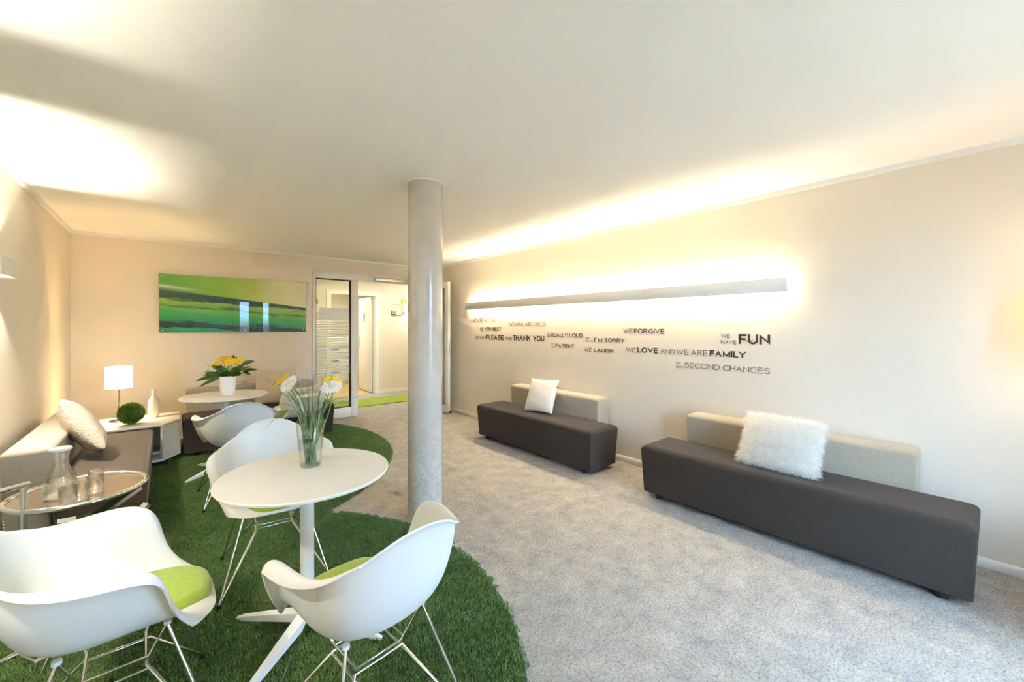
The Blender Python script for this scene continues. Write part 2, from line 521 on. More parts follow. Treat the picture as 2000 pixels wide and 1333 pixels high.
# cornice strips under the ceiling and baseboards
def cornice(name, x0, x1, y0, y1):
    return struct(box(name, x0, x1, y0, y1, ZC - .035, ZC, 'white_trim'), 'slim white cornice strip')
cornice('trim_1', XL, XL + .022, YF, YB)
cornice('trim_2', XR - .022, XR, YF, YB)
cornice('trim_3', XL + .022, XR - .022, YB - .022, YB)
struct(box('baseboard_right', XR - .014, XR, YF, YB, 0, .06, 'white_trim', bev=.003, seg=1), 'white skirting along the lettered wall')
struct(box('baseboard_left', XL, XL + .014, YF, YB, 0, .06, 'white_trim', bev=.003, seg=1), 'white skirting behind the corner bench')
struct(boxes('baseboard_back', [(XL + .014, DX0 - .01, YB - .014, YB, 0, .06), (DX1 + .01, XR - .014, YB - .014, YB, 0, .06)], 'white_trim'), 'white skirting on the end wall')

# ------------------------------------------------------------------ glazed door frame in the end wall
MX0, MX1 = 2.153, 2.255     # mullion
SG = .055
door1 = bpy.data.objects.new('door_1', None); COL.objects.link(door1); door1.location = (DX0, YB, 0)
struct(door1, 'white framed glass door set with fixed side light')
def fx(x): return x - DX0
box('side_jamb', fx(DX0), fx(1.648), -.02, .08, 0, DZ, 'white_frame', door1, .004)
box('head_rail', fx(1.648), fx(3.17), -.02, .08, 2.10, DZ, 'white_frame', door1, .004)
box('mullion', fx(MX0), fx(MX1), -.025, .085, 0, 2.10, 'white_frame', door1, .004)
box('bottom_rail', fx(1.648), fx(MX0), -.02, .08, 0, .15, 'white_frame', door1, .004)
box('hinge_jamb', fx(3.17), fx(DX1), -.02, .08, 0, DZ, 'white_frame', door1, .004)
gas = [(1.648, 1.656, .15, 2.10), (2.143, MX0, .15, 2.10), (1.656, 2.143, .15, .16), (1.656, 2.143, 2.088, 2.10)]
boxes('glazing_gasket', [(fx(a), fx(b), -.006, .05, c, d) for a, b, c, d in gas], 'black_rubber', door1)
box('glass_pane', fx(1.656), fx(2.143), .02, .028, .16, 2.088, 'pane', door1)
# frosted stripes printed on the pane
st = []
for k in range(27):
    z = .66 + k * .0355
    st.append((fx(1.66), fx(2.14), .0165, .0195, z, z + .018))
boxes('frosted_stripes', st, 'film', door1)['kind'] = 'stuff'
closer = box('door_closer', fx(2.52), fx(3.10), -.075, -.022, 2.115, 2.165, 'steel', door1, .006)
box('closer_arm', fx(2.42), fx(2.86), -.05, -.038, 2.168, 2.180, 'steel', closer, .003)
tag(box('notice_sheet', 1.70, 2.12, YB + .010, YB + .0155, 1.475, 1.665, 'paper'), 'blank white sheet stuck on the side light glass', 'paper')
# open glass leaf folded back towards the lettered wall
hx, hy = 3.225, 6.365
lx, ly = 3.385, 5.575
ang = math.atan2(ly - hy, lx - hx)
LW = math.hypot(lx - hx, ly - hy)
door2 = bpy.data.objects.new('door_2', None); COL.objects.link(door2); door2.location = (hx, hy, 0); door2.rotation_euler = (0, 0, ang)
struct(door2, 'open white framed glass door leaf folded back to the lettered wall')
T0, T1 = 0.0, .072     # local +y faces the lettered wall
HZ = 2.10
box('hinge_stile', 0, .08, T0, T1, .012, HZ, 'white_frame', door2, .003)
ls = box('lock_stile', LW - .085, LW, T0, T1, .012, HZ, 'white_frame', door2, .003)
box('leaf_top_rail', .08, LW - .085, T0, T1, HZ - .10, HZ, 'white_frame', door2, .003)
box('leaf_bottom_rail', .08, LW - .085, T0, T1, .012, .14, 'white_frame', door2, .003)
box('leaf_pane', .08, LW - .085, .03, .038, .14, HZ - .10, 'pane', door2)
boxes('edge_seal', [(LW, LW + .0015, .018, .024, .05, HZ - .005), (LW, LW + .0015, .046, .050, .05, HZ - .005), (LW, LW + .0015, T1 - .01, T1, .012, HZ)], 'black_rubber', ls)
box('lock_plate', LW, LW + .002, .030, .042, .92, 1.14, 'steel', ls)
box('bottom_seal', LW, LW + .002, .018, T1, .012, .04, 'black_rubber', ls)
boxes('leaf_gasket', [(.078, .086, -.002, .0, .14, HZ - .1), (LW - .093, LW - .085, -.002, .0, .14, HZ - .1), (.08, LW - .085, -.002, 0, HZ - .107, HZ - .1), (.08, LW - .085, -.002, 0, .14, .147)], 'black_rubber', door2)
st = []
for k in range(27):
    z = .62 + k * .0355
    st.append((.09, LW - .095, .026, .029, z, z + .018))
boxes('frosted_stripes', st, 'film', door2)['kind'] = 'stuff'
hnd = tube('door_handle', [(LW - .045, T0, 1.03), (LW - .045, -.05, 1.03), (LW - .16, -.05, 1.03)], .009, 'steel', door2)
tube('door_knob', [(LW - .045, T1, 1.03), (LW - .045, T1 + .085, 1.03), (LW - .06, T1 + .09, 1.03)], .013, 'steel', door2)

# ------------------------------------------------------------------ corridor and the study beyond
HY = 8.25
OX0, OX1, OZ = 2.40, 3.27, 2.02
struct(boxes('wall_corridor', [(.6, OX0 - .05, HY, HY + .12, 0, ZC), (OX1 + .05, 6.2, HY, HY + .12, 0, ZC), (OX0 - .05, OX1 + .05, HY, HY + .12, OZ + .05, ZC)], 'wall'), 'beige corridor wall seen through the doorway')
struct(boxes('wall_corridor_ends', [(.6 - TH, .6, YB + .12, HY + .12, 0, ZC), (6.2, 6.2 + TH, YB, HY + .12, 0, ZC), (XR + TH, 6.2, YB, YB + .12, 0, ZC)], 'wall'), 'end walls of the corridor')
struct(boxes('baseboard_corridor', [(.6, OX0 - .08, HY - .014, HY, 0, .06), (OX1 + .08, 6.2, HY - .014, HY, 0, .06)], 'white_trim'), 'white skirting in the corridor')
struct(boxes('trim_4', [(OX0 - .08, OX0, HY - .02, HY - .001, 0, OZ + .08), (OX1, OX1 + .08, HY - .02, HY - .001, 0, OZ + .08), (OX0, OX1, HY - .02, HY - .001, OZ, OZ + .08), (OX0 - .049, OX0, HY - .001, HY + .13, 0, OZ + .049), (OX1, OX1 + .049, HY - .001, HY + .13, 0, OZ + .049), (OX0, OX1, HY - .001, HY + .13, OZ, OZ + .049)], 'door'), 'cream door casing in the corridor')
struct(box('floor.001', .6, 4.6, 8.32, 11.3, -.06, 0, 'oak'), 'oak floor of the room beyond the corridor')
struct(box('ceiling.001', .6, 4.6, 8.4, 11.3, ZC, ZC + .1, 'ceiling'), 'ceiling of the room beyond the corridor')
struct(boxes('wall_study', [(.6, 4.6, 11.2, 11.3, 0, ZC), (.5, .6, HY + .12, 11.3, 0, ZC), (4.6, 4.7, HY + .12, 11.3, 0, ZC)], 'wall'), 'pale walls of the room beyond the corridor')
d3 = bpy.data.objects.new('door_3', None); COL.objects.link(d3); d3.location = (OX1 - .002, HY + .135, 0); d3.rotation_euler = (0, 0, math.radians(87))
struct(d3, 'open cream door with lever handle beyond the corridor')
box('door_panel', 0, .84, 0, .04, .01, OZ - .01, 'door', d3, .004)
box('handle_plate', .745, .785, .04, .046, .93, 1.17, 'steel', d3, .003)
tube('door_lever', [(.765, .046, 1.06), (.765, .085, 1.06), (.66, .085, 1.06)], .009, 'steel', d3)
bm = bmesh.new()
lo = []; n_ = 20
prof = [(.032 * math.sin(PI * (k / n_) ** .6), .10 - .20 * k / n_) for k in range(n_ + 1)]
pv = [(x, z) for x, z in prof] + [(-x, z) for x, z in prof[1:-1][::-1]]
f_ = [bm.verts.new((.42 + x, .048, 1.58 + z)) for x, z in pv]; bk = [bm.verts.new((.42 + x, .04, 1.58 + z)) for x, z in pv]
bm.faces.new(f_); bm.faces.new(bk[::-1])
for i in range(len(pv)): bm.faces.new((f_[i], bk[i], bk[(i + 1) % len(pv)], f_[(i + 1) % len(pv)]))
bmesh.ops.recalc_face_normals(bm, faces=bm.faces)
from_bm('door_plaque', bm, 'darkwood', d3)
# corridor runner
tag(box('corridor_runner', .62, 6.18, 7.0, 7.74, .0, .012, 'hallgreen'), 'lime green carpet runner lying along the corridor', 'carpet runner')
# wall decoration in the corridor: rounded square outlines
def ring_frame(name, x, z, w_, mat, label, th=.016):
    bm = bmesh.new()
    def rr(h, r, y, k=5):
        out = []
        for cx, cz, a0 in ((h - r, h - r, 0), (-h + r, h - r, 90), (-h + r, -h + r, 180), (h - r, -h + r, 270)):
            for i in range(k + 1):
                a = math.radians(a0 + 90 * i / k); out.append(bm.verts.new((x + cx + r * math.cos(a), y, z + cz + r * math.sin(a))))
        return out
    h = w_ / 2
    A = rr(h, h * .35, HY - .02); B = rr(h - th, (h - th) * .35, HY - .02); C = rr(h, h * .35, HY - .002); D = rr(h - th, (h - th) * .35, HY - .002)
    n = len(A)
    for i in range(n):
        j = (i + 1) % n
        bm.faces.new((A[i], A[j], B[j], B[i])); bm.faces.new((A[i], C[i], C[j], A[j])); bm.faces.new((B[i], B[j], D[j], D[i]))
    bmesh.ops.recalc_face_normals(bm, faces=bm.faces)
    return tag(from_bm(name, bm, mat), label, 'wall decoration', 'rounded square outlines on the corridor wall')
ring_frame('square_outline', 3.735, 1.755, .24, 'white_trim', 'large cream rounded square outline on the corridor wall')
ring_frame('square_outline', 3.90, 1.93, .12, 'lime', 'small lime square outline above the large cream one', .03)
ring_frame('square_outline', 3.66, 1.675, .10, 'lime', 'small lime square outline inside the corner of the cream one', .028)
ring_frame('square_outline', 2.12, 1.86, .10, 'lime', 'small lime square outline seen through the side light glass', .028)
# cabinet in the study
cab = thing('drawer_cabinet', 'cream drawer cabinet in the room beyond the corridor', 'cabinet', (2.78, 10.3, 0))
box('cabinet_body', 0, .75, .02, .5, 0, 1.15, 'door', cab, .004)
for k, (a, b) in enumerate(((.06, .32), (.34, .60), (.62, .88), (.90, 1.13))):
    d = box('drawer', .01, .74, 0, .02, a, b, 'door', cab, .003)
    box('drawer_pull', .1, .4, -.012, 0, b - .05, b - .035, 'black_rubber', d)

# ------------------------------------------------------------------ sconces
def sconce(label, group, wallpos, kind, watt):
    """up/down wall washer: open box with baffles, lamp inside. local x = out of the wall, local y = along it"""
    s = thing('wall_sconce', label, 'wall lamp', wallpos[0], wallpos[1], group)
    D, H, Lh = .10, .105, .17
    box('front_panel', D - .006, D, -Lh, Lh, 0, H, 'gloss_white', s)
    for k in (-1, 1):
        y = k * Lh
        box('end_cap', 0, D - .006, min(y, y - k * .006), max(y, y - k * .006), 0, H, 'gloss_white', s)
        box('lamp_baffle', .004, D - .006, min(k * .062, k * .066), max(k * .062, k * .066), 0, H, 'gloss_white', s)
    box('back_plate', 0, .004, -Lh + .006, Lh - .006, .01, H - .01, 'gloss_white', s)
    for up_ in (0, 1):
        L = bpy.data.lights.new('sconce_lamp', 'AREA'); L.shape = 'RECTANGLE'; L.size = .075; L.size_y = .012
        L.energy = watt; L.color = (1, .91, .75)
        o = bpy.data.objects.new('sconce_lamp', L); COL.objects.link(o); o.parent = s; o.location = (.048, 0, H / 2)
        o.rotation_euler = (PI * up_, 0, 0)
    return s
sconce('white box wall sconce at left edge above the corner bench', None, ((XL, 3.70, 1.675), 0), 'box', SCONCE_W)
sconce('white box wall sconce nearest the camera on the left wall', None, ((XL, 1.41, 1.675), 0), 'box', SCONCE_W)
sconce('unseen sconce added on the left wall behind the camera to brighten the ceiling', None, ((XL, -.88, 1.675), 0), 'box', SCONCE_W)  # extra unseen lamp, added to lift the ceiling brightness
sconce('small white sconce on the corridor wall beside the pillar', None, ((4.02, HY, 1.70), -PI / 2), 'box', 2.2)

# ------------------------------------------------------------------ long light bar on the right wall
bar = thing('light_bar', 'long white wall light bar glowing above the lettering', 'wall lamp', (XR, 3.1, 1.64))
BL = 2.12
box('bar_front', -.105, -.097, -BL, BL, 0, .105, 'white_trim', bar, .001, 1)
for k in (-1, 1):
    box('bar_end_cap', -.097, -.06, k * BL - (.006 if k > 0 else 0), k * BL + (0 if k > 0 else .006), .004, .101, 'white_trim', bar)
box('bar_spine', -.02, 0, -BL + .02, BL - .02, .035, .07, 'white_trim', bar)
for k in range(3):
    tube('fluorescent_tube', [(-.048, -BL + .03 + k * 1.40, .0525), (-.048, -BL + 1.40 + k * 1.40, .0525)], .012, 'tube', bar, 10)

# ------------------------------------------------------------------ concrete pillar
PXc, PYc, PR = 1.427, 2.665, .1235
pil = thing('concrete_pillar', 'round grey concrete pillar standing in the middle of the room', 'pillar', (PXc, PYc, 0))
lathe('pillar_shaft', [(PR, 0), (PR, ZC - .012)], 'concrete', pil, 64)
lathe('ceiling_ring', [(PR - .004, ZC - .012), (PR + .007, ZC - .012), (PR + .007, ZC), (PR - .004, ZC)], 'white_trim', pil, 64)

# ================================================================== TURF RUGS
def rug(name, label, pts):
    r = thing(name, label, 'rug')
    bm = bmesh.new()
    lo = [bm.verts.new((x, y, .0005)) for x, y in pts]; hi = [bm.verts.new((x, y, .006)) for x, y in pts]
    bm.faces.new(hi)
    n = len(pts)
    for i in range(n): bm.faces.new((lo[i], lo[(i + 1) % n], hi[(i + 1) % n], hi[i]))
    bmesh.ops.triangulate(bm, faces=[f for f in bm.faces if len(f.verts) > 4])
    bmesh.ops.recalc_face_normals(bm, faces=bm.faces)
    from_bm('rug_backing', bm, 'turf_base', r)
    bm = bmesh.new()
    bm.faces.new([bm.verts.new((x, y, .006)) for x, y in pts]); bmesh.ops.triangulate(bm, faces=list(bm.faces))
    bmesh.ops.recalc_face_normals(bm, faces=bm.faces)
    if sum(f.normal.z for f in bm.faces) < 0: bmesh.ops.reverse_faces(bm, faces=bm.faces)
    p = from_bm('turf_pile', bm, 'turf', r)
    p['kind'] = 'stuff'
    md = p.modifiers.new('pile', 'NODES'); md.node_group = pile_group()
    return r

_pg = []
def pile_group():
    if _pg: return _pg[0]
    ng = bpy.data.node_groups.new('turf_pile', 'GeometryNodeTree'); _pg.append(ng)
    ng.interface.new_socket('Geometry', in_out='INPUT', socket_type='NodeSocketGeometry')
    ng.interface.new_socket('Geometry', in_out='OUTPUT', socket_type='NodeSocketGeometry')
    N, Lk = ng.nodes, ng.links
    gi = N.new('NodeGroupInput'); go = N.new('NodeGroupOutput')
    # one tuft: cones scattered on a small square
    grid = N.new('GeometryNodeMeshGrid'); grid.inputs['Size X'].default_value = .036; grid.inputs['Size Y'].default_value = .036
    grid.inputs['Vertices X'].default_value = 2; grid.inputs['Vertices Y'].default_value = 2
    ds = N.new('GeometryNodeDistributePointsOnFaces'); ds.inputs['Density'].default_value = 46000
    cone = N.new('GeometryNodeMeshCone'); cone.inputs['Vertices'].default_value = 3
    cone.inputs['Radius Top'].default_value = .0004; cone.inputs['Radius Bottom'].default_value = .0019; cone.inputs['Depth'].default_value = .011
    cone.fill_type = 'NONE'
    ip = N.new('GeometryNodeInstanceOnPoints')
    rot = N.new('FunctionNodeRandomValue'); rot.data_type = 'FLOAT_VECTOR'
    rot.inputs[0].default_value = (-.5, -.5, 0); rot.inputs[1].default_value = (.5, .5, 6.28)
    sc = N.new('FunctionNodeRandomValue'); sc.data_type = 'FLOAT'; sc.inputs[2].default_value = .6; sc.inputs[3].default_value = 1.15
    Lk.new(grid.outputs[0], ds.inputs[0]); Lk.new(ds.outputs[0], ip.inputs['Points']); Lk.new(cone.outputs[0], ip.inputs['Instance'])
    Lk.new(rot.outputs[0], ip.inputs['Rotation']); Lk.new(sc.outputs[1], ip.inputs['Scale'])
    rl = N.new('GeometryNodeRealizeInstances'); Lk.new(ip.outputs[0], rl.inputs[0])
    sm = N.new('GeometryNodeSetMaterial'); sm.inputs['Material'].default_value = M['turf']; Lk.new(rl.outputs[0], sm.inputs[0])
    d2 = N.new('GeometryNodeDistributePointsOnFaces'); d2.distribute_method = 'POISSON'; d2.inputs['Distance Min'].default_value = .019; d2.inputs['Density Max'].default_value = 6000
    Lk.new(gi.outputs[0], d2.inputs[0])
    i2 = N.new('GeometryNodeInstanceOnPoints')
    r2 = N.new('FunctionNodeRandomValue'); r2.data_type = 'FLOAT_VECTOR'; r2.inputs[0].default_value = (0, 0, 0); r2.inputs[1].default_value = (0, 0, 6.28)
    Lk.new(d2.outputs[0], i2.inputs['Points']); Lk.new(sm.outputs[0], i2.inputs['Instance']); Lk.new(r2.outputs[0], i2.inputs['Rotation'])
    tr = N.new('GeometryNodeTransform'); tr.inputs['Translation'].default_value = (0, 0, .005)
    Lk.new(i2.outputs[0], tr.inputs[0]); Lk.new(tr.outputs[0], go.inputs[0])
    return ng

C1 = (-.039, 5.038, 2.062); C2 = (-.173, 2.081, 1.538)
def clampxy(x, y): return (max(x, XL + .02), min(y, YB - .02))
def dedupe(p):
    out = []
    for q in p:
        if not out or math.hypot(q[0] - out[-1][0], q[1] - out[-1][1]) > 1e-4: out.append(q)
    return out
pts1 = []
for k in range(160):
    a = 2 * PI * k / 160
    pts1.append(clampxy(C1[0] + C1[2] * math.cos(a), C1[1] + C1[2] * math.sin(a)))
pts2 = []
for k in range(160):
    a = 2 * PI * k / 160
    x, y = C2[0] + C2[2] * math.cos(a), C2[1] + C2[2] * math.sin(a)
    x, y = clampxy(x, y)
    dx, dy = x - C1[0], y - C1[1]; d = math.hypot(dx, dy)
    if d < C1[2] + .004:
        x, y = C1[0] + dx / d * (C1[2] + .004), C1[1] + dy / d * (C1[2] + .004)
    pts2.append((max(x, XL + .02), y))
rug('turf_rug', 'round green artificial turf rug under the corner benches and far table', dedupe(pts1))
rug('turf_rug', 'round green artificial turf rug under the nearest white table', dedupe(pts2))

# ================================================================== BENCHES
def soft_block(name, x0, x1, y0, y1, z0, z1, mat, parent, rt, re, taper):
    """upholstered block: generous radius round the top, crisp vertical and bottom edges, slightly tapered to the floor"""
    V, F = [], []
    def ring(z, ins):
        b = len(V)
        r = max(re, ins * .9)
        for cx, cy, a0 in ((x1 - ins - r, y1 - ins - r, 0), (x0 + ins + r, y1 - ins - r, 90), (x0 + ins + r, y0 + ins + r, 180), (x1 - ins - r, y0 + ins + r, 270)):
            for k in range(5):
                a = math.radians(a0 + 22.5 * k); V.append((cx + r * math.cos(a), cy + r * math.sin(a), z))
        return list(range(b, len(V)))
    rs = [ring(z0, taper + .006), ring(z0 + .006, taper), ring((z0 + z1) / 2, taper * .5), ring(z1 - rt, 0)]
    for k in range(1, 8):
        a = PI / 2 * k / 7; rs.append(ring(z1 - rt + rt * math.sin(a), rt * (1 - math.cos(a))))
    n = len(rs[0])
    for A, B in zip(rs[:-1], rs[1:]):
        for i in range(n): F.append((A[i], A[(i + 1) % n], B[(i + 1) % n], B[i]))
    F.append(tuple(rs[0][::-1])); F.append(tuple(rs[-1]))
    return auto_smooth(obj(name, V, F, mat, parent, True), 40)

def bench(label, group, origin, rotz, LS, DS, ZT, backs, mat, feet=True, z0=.045, DB=.185, ZB=.645):
    """local x along the bench, local y from the front (0) to the back; backs = (x0,x1)"""
    b = thing('lounge_bench', label, 'bench', (*origin, .006 if origin[0] < 1 else 0), rotz, group)
    soft_block('seat', 0, LS, 0, DS, z0, ZT, mat, b, .042, .010, .016)
    soft_block('backrest', backs[0], backs[1], DS + .004, DS + .004 + DB, .06, ZB, 'back_beige', b, .038, .010, .010)
    for x in (.13, LS - .13):
        for y in (.08, DS - .06):
            lathe('foot', [(0, 0), (.028, 0), (.03, .008), (.03, .03), (.022, z0 + .004), (0, z0 + .004)], 'black_rubber', b, 14, (x, y, 0))
        lathe('foot', [(0, 0), (.024, 0), (.024, .062), (0, .062)], 'black_rubber', b, 14, (min(max(x, backs[0] + .08), backs[1] - .08), DS + .1, 0))
    return b
# right wall: local x -> world -Y, local y -> world +X  (rot -90)
bench('dark upholstered bench with white pillow under the lettering, nearer the pillar', 'benches on the lettered wall', (2.945, 4.165), -PI / 2, 1.79, .425, .42, (.15, 1.54), 'seat_dark')
bench('dark upholstered bench with shaggy cushion at right, nearest the camera', 'benches on the lettered wall', (2.945, 1.86), -PI / 2, 1.815, .425, .42, (.17, 1.57), 'seat_dark')
bench('unseen bench-shaped block added by the window to shade the near carpet', 'benches on the lettered wall', (2.66, -.40), -PI / 2, .62, .52, .42, (.06, .56), 'seat_dark')  # unseen blocker added to keep window light off the carpet at right
# left wall: local x -> +Y, local y -> -X (rot +90)
bench('dark bench with lamplight in its colour along the left wall with quilted cushion', 'corner benches', (-.10, 3.56), PI / 2, 1.56, .425, .42, (.09, 1.50), 'seat_warm_lit', DB=.205, ZB=.66)
# end wall
bench('dark bench behind the far round table', 'corner benches', (.115, 5.40), 0, 1.50, .42, .42, (.03, 1.36), 'seat_dark', ZB=.675)

# ------------------------------------------------------------------ corner cubby table
cub = thing('corner_table', 'white open cubby table filling the corner between the benches', 'side table', (0, 0, .006))
ZTc, ZBc = .430, .069
out = [(-.74, 5.20), (-.04, 5.20), (.10, 5.42), (.10, 5.88), (-.74, 5.88)]
prism('cubby_top', out, ZTc - .022, ZTc, 'gloss_white', cub, .006, 2)
prism('cubby_floor', out, ZBc, ZBc + .022, 'gloss_white', cub, .006, 2)
prism('cubby_corner_panel', [(-.04, 5.20), (.10, 5.42), (.081, 5.43), (-.056, 5.215)], ZBc + .022, ZTc - .022, 'gloss_white', cub)
box('cubby_side', .08, .10, 5.43, 5.88, ZBc + .022, ZTc - .022, 'gloss_white', cub)
box('cubby_side', -.74, -.72, 5.20, 5.88, ZBc + .022, ZTc - .022, 'gloss_white', cub)
box('cubby_back', -.72, .08, 5.86, 5.88, ZBc + .022, ZTc - .022, 'gloss_white', cub)
box('plinth', -.66, .0, 5.30, 5.82, 0, ZBc, 'black_rubber', cub)

# ------------------------------------------------------------------ lamps
def table_lamp():
    t = thing('table_lamp', 'small lit table lamp with square cream shade on the corner table', 'table lamp', (-.377, 5.66, ZTc + .006), math.radians(-24))
    lathe('lamp_base', [(0, 0), (.072, 0), (.075, .006), (.06, .014), (.012, .018), (0, .018)], 'lampblack', t, 32)
    lathe('lamp_pole', [(.011, .016), (.011, .36)], 'chrome', t, 16)
    z0, z1 = .330, .545
    a0, a1, th = .076, .073, .003
    bm = bmesh.new()
    rings = []
    for h, z in ((a0, z0), (a1, z1), (a1 - th, z1), (a0 - th, z0)):
        rings.append([bm.verts.new((sx * h, sy * h, z)) for sx, sy in ((-1, -1), (1, -1), (1, 1), (-1, 1))])
    for r in range(4):
        A, B = rings[r], rings[(r + 1) % 4]
        for i in range(4): bm.faces.new((A[i], A[(i + 1) % 4], B[(i + 1) % 4], B[i]))
    bmesh.ops.recalc_face_normals(bm, faces=bm.faces)
    sh = from_bm('lamp_shade', bm, 'shade', t)
    tube('shade_rim', [(s * a1, q * a1, z1) for s, q in ((-1, -1), (1, -1), (1, 1), (-1, 1))], .003, 'white_trim', sh, 6, closed=True)
    L = bpy.data.lights.new('lamp_bulb', 'POINT'); L.energy = LAMP_W; L.color = LAMP; L.shadow_soft_size = .03
    o = bpy.data.objects.new('lamp_bulb', L); COL.objects.link(o); o.parent = t; o.location = (0, 0, .42)
    return t
table_lamp()
fl = thing('floor_lamp', 'lit orange floor lamp beyond the right edge by the bench end', 'floor lamp', (3.36, -.36, 0))
lathe('lamp_base', [(0, 0), (.13, 0), (.13, .012), (.02, .02), (0, .02)], 'steel', fl, 40)
lathe('lamp_pole', [(.012, .018), (.012, 1.50)], 'steel', fl, 16)
lathe('lamp_shade', [(.15, 1.28), (.14, 1.60), (.137, 1.60), (.147, 1.28), (.15, 1.28)], 'shade_o', fl, 40)
L = bpy.data.lights.new('lamp_bulb', 'POINT'); L.energy = LAMP_W * .06; L.color = LAMP; L.shadow_soft_size = .04
o = bpy.data.objects.new('lamp_bulb', L); COL.objects.link(o); o.parent = fl; o.location = (0, 0, 1.45)

# ------------------------------------------------------------------ bottle and grass ball on the corner table
tag(lathe('bottle_vase', [(0, 0), (.040, 0), (.045, .006), (.0455, .15), (.038, .185), (.019, .212), (.0165, .225), (.0165, .28), (.0185, .285), (.0185, .292), (.012, .292), (.012, .25), (0, .25)], 'bottle', None, 36, (-.115, 5.67, ZTc + .006)),
    'cream ceramic bottle vase standing behind the grass ball', 'vase')
gb = thing('grass_ball', 'round clipped green grass ball on the corner table', 'artificial plant', (-.272, 5.39, ZTc + .006))
RB = .108
def blades_on(points, normals, length, width, jitter, seg=1):
    V, F = [], []
    for p, n in zip(points, normals):
        d = Vector(n) + Vector(rng.normal(0, jitter, 3)); d.normalize()
        s = d.cross(Vector(rng.normal(0, 1, 3))).normalized()
        L_ = length * rng.uniform(.6, 1.15)
        b = len(V)
        V += [Vector(p) - s * width, Vector(p) + s * width, Vector(p) + d * L_]
        F.append((b, b + 1, b + 2))
    return V, F
n_b = 6500
k = np.arange(n_b) + .5
ph = np.arccos(1 - 2 * k / n_b); th = PI * (1 + 5 ** .5) * k
nrm = np.stack([np.cos(th) * np.sin(ph), np.sin(th) * np.sin(ph), np.cos(ph)], 1)
ctr = np.array([0, 0, RB])
V, F = blades_on(nrm * (RB - .024) + ctr, nrm, .027, .0034, .42)
V = [Vector((v.x, v.y, max(v.z, .001))) for v in V]
obj('grass_tufts', V, F, 'ballgrass', gb)['kind'] = 'stuff'
lathe('ball_core', [(.0, .012)] + [((RB - .014) * math.sin(a), RB - (RB - .014) * math.cos(a)) for a in np.linspace(.1, PI - .1, 16)] + [(0, 2 * RB - .014)], 'turf_base', gb, 28)

# ================================================================== PICTURE
pw = thing('wall_picture', 'wide acrylic print of green leaves on the end wall', 'picture', (-.079, YB - .03, 1.314))
box('print_panel', 0, 1.588, 0, .008, 0, .70, 'picture', pw)
for x in (.03, .86, 1.558):
    for z in (.025, .675):
        V, F = tube_geo([(x, -.004, z), (x, .03, z)], .0085, 12)
        auto_smooth(obj('standoff_screw', V, F, 'steel', pw, True), 50)

# ================================================================== WALL LETTERING
S_, C_ = math.sin(YAW), math.cos(YAW)
def on_right_wall(u, v):
    rx = S_ * FPX + C_ * (u - 1000); ry = C_ * FPX - S_ * (u - 1000); t = XR / rx
    return ry * t, CAM_H + (639 - v) * t
def _arc(cx, cy, rx, ry, a0, a1, n=14):
    return [(cx + rx * math.cos(math.radians(a0 + (a1 - a0) * k / n)), cy + ry * math.sin(math.radians(a0 + (a1 - a0) * k / n))) for k in range(n + 1)]
def _smooth(p, n=5):
    out = []
    for i in range(len(p) - 1):
        a, b, c, d = p[max(i - 1, 0)], p[i], p[i + 1], p[min(i + 2, len(p) - 1)]
        for k in range(n):
            t = k / n
            out.append(tuple(.5 * (2 * b[m] + (c[m] - a[m]) * t + (2 * a[m] - 5 * b[m] + 4 * c[m] - d[m]) * t * t + (3 * b[m] - a[m] - 3 * c[m] + d[m]) * t ** 3) for m in (0, 1)))
    return out + [p[-1]]
_STEM = [(0, 0), (0, 1)]
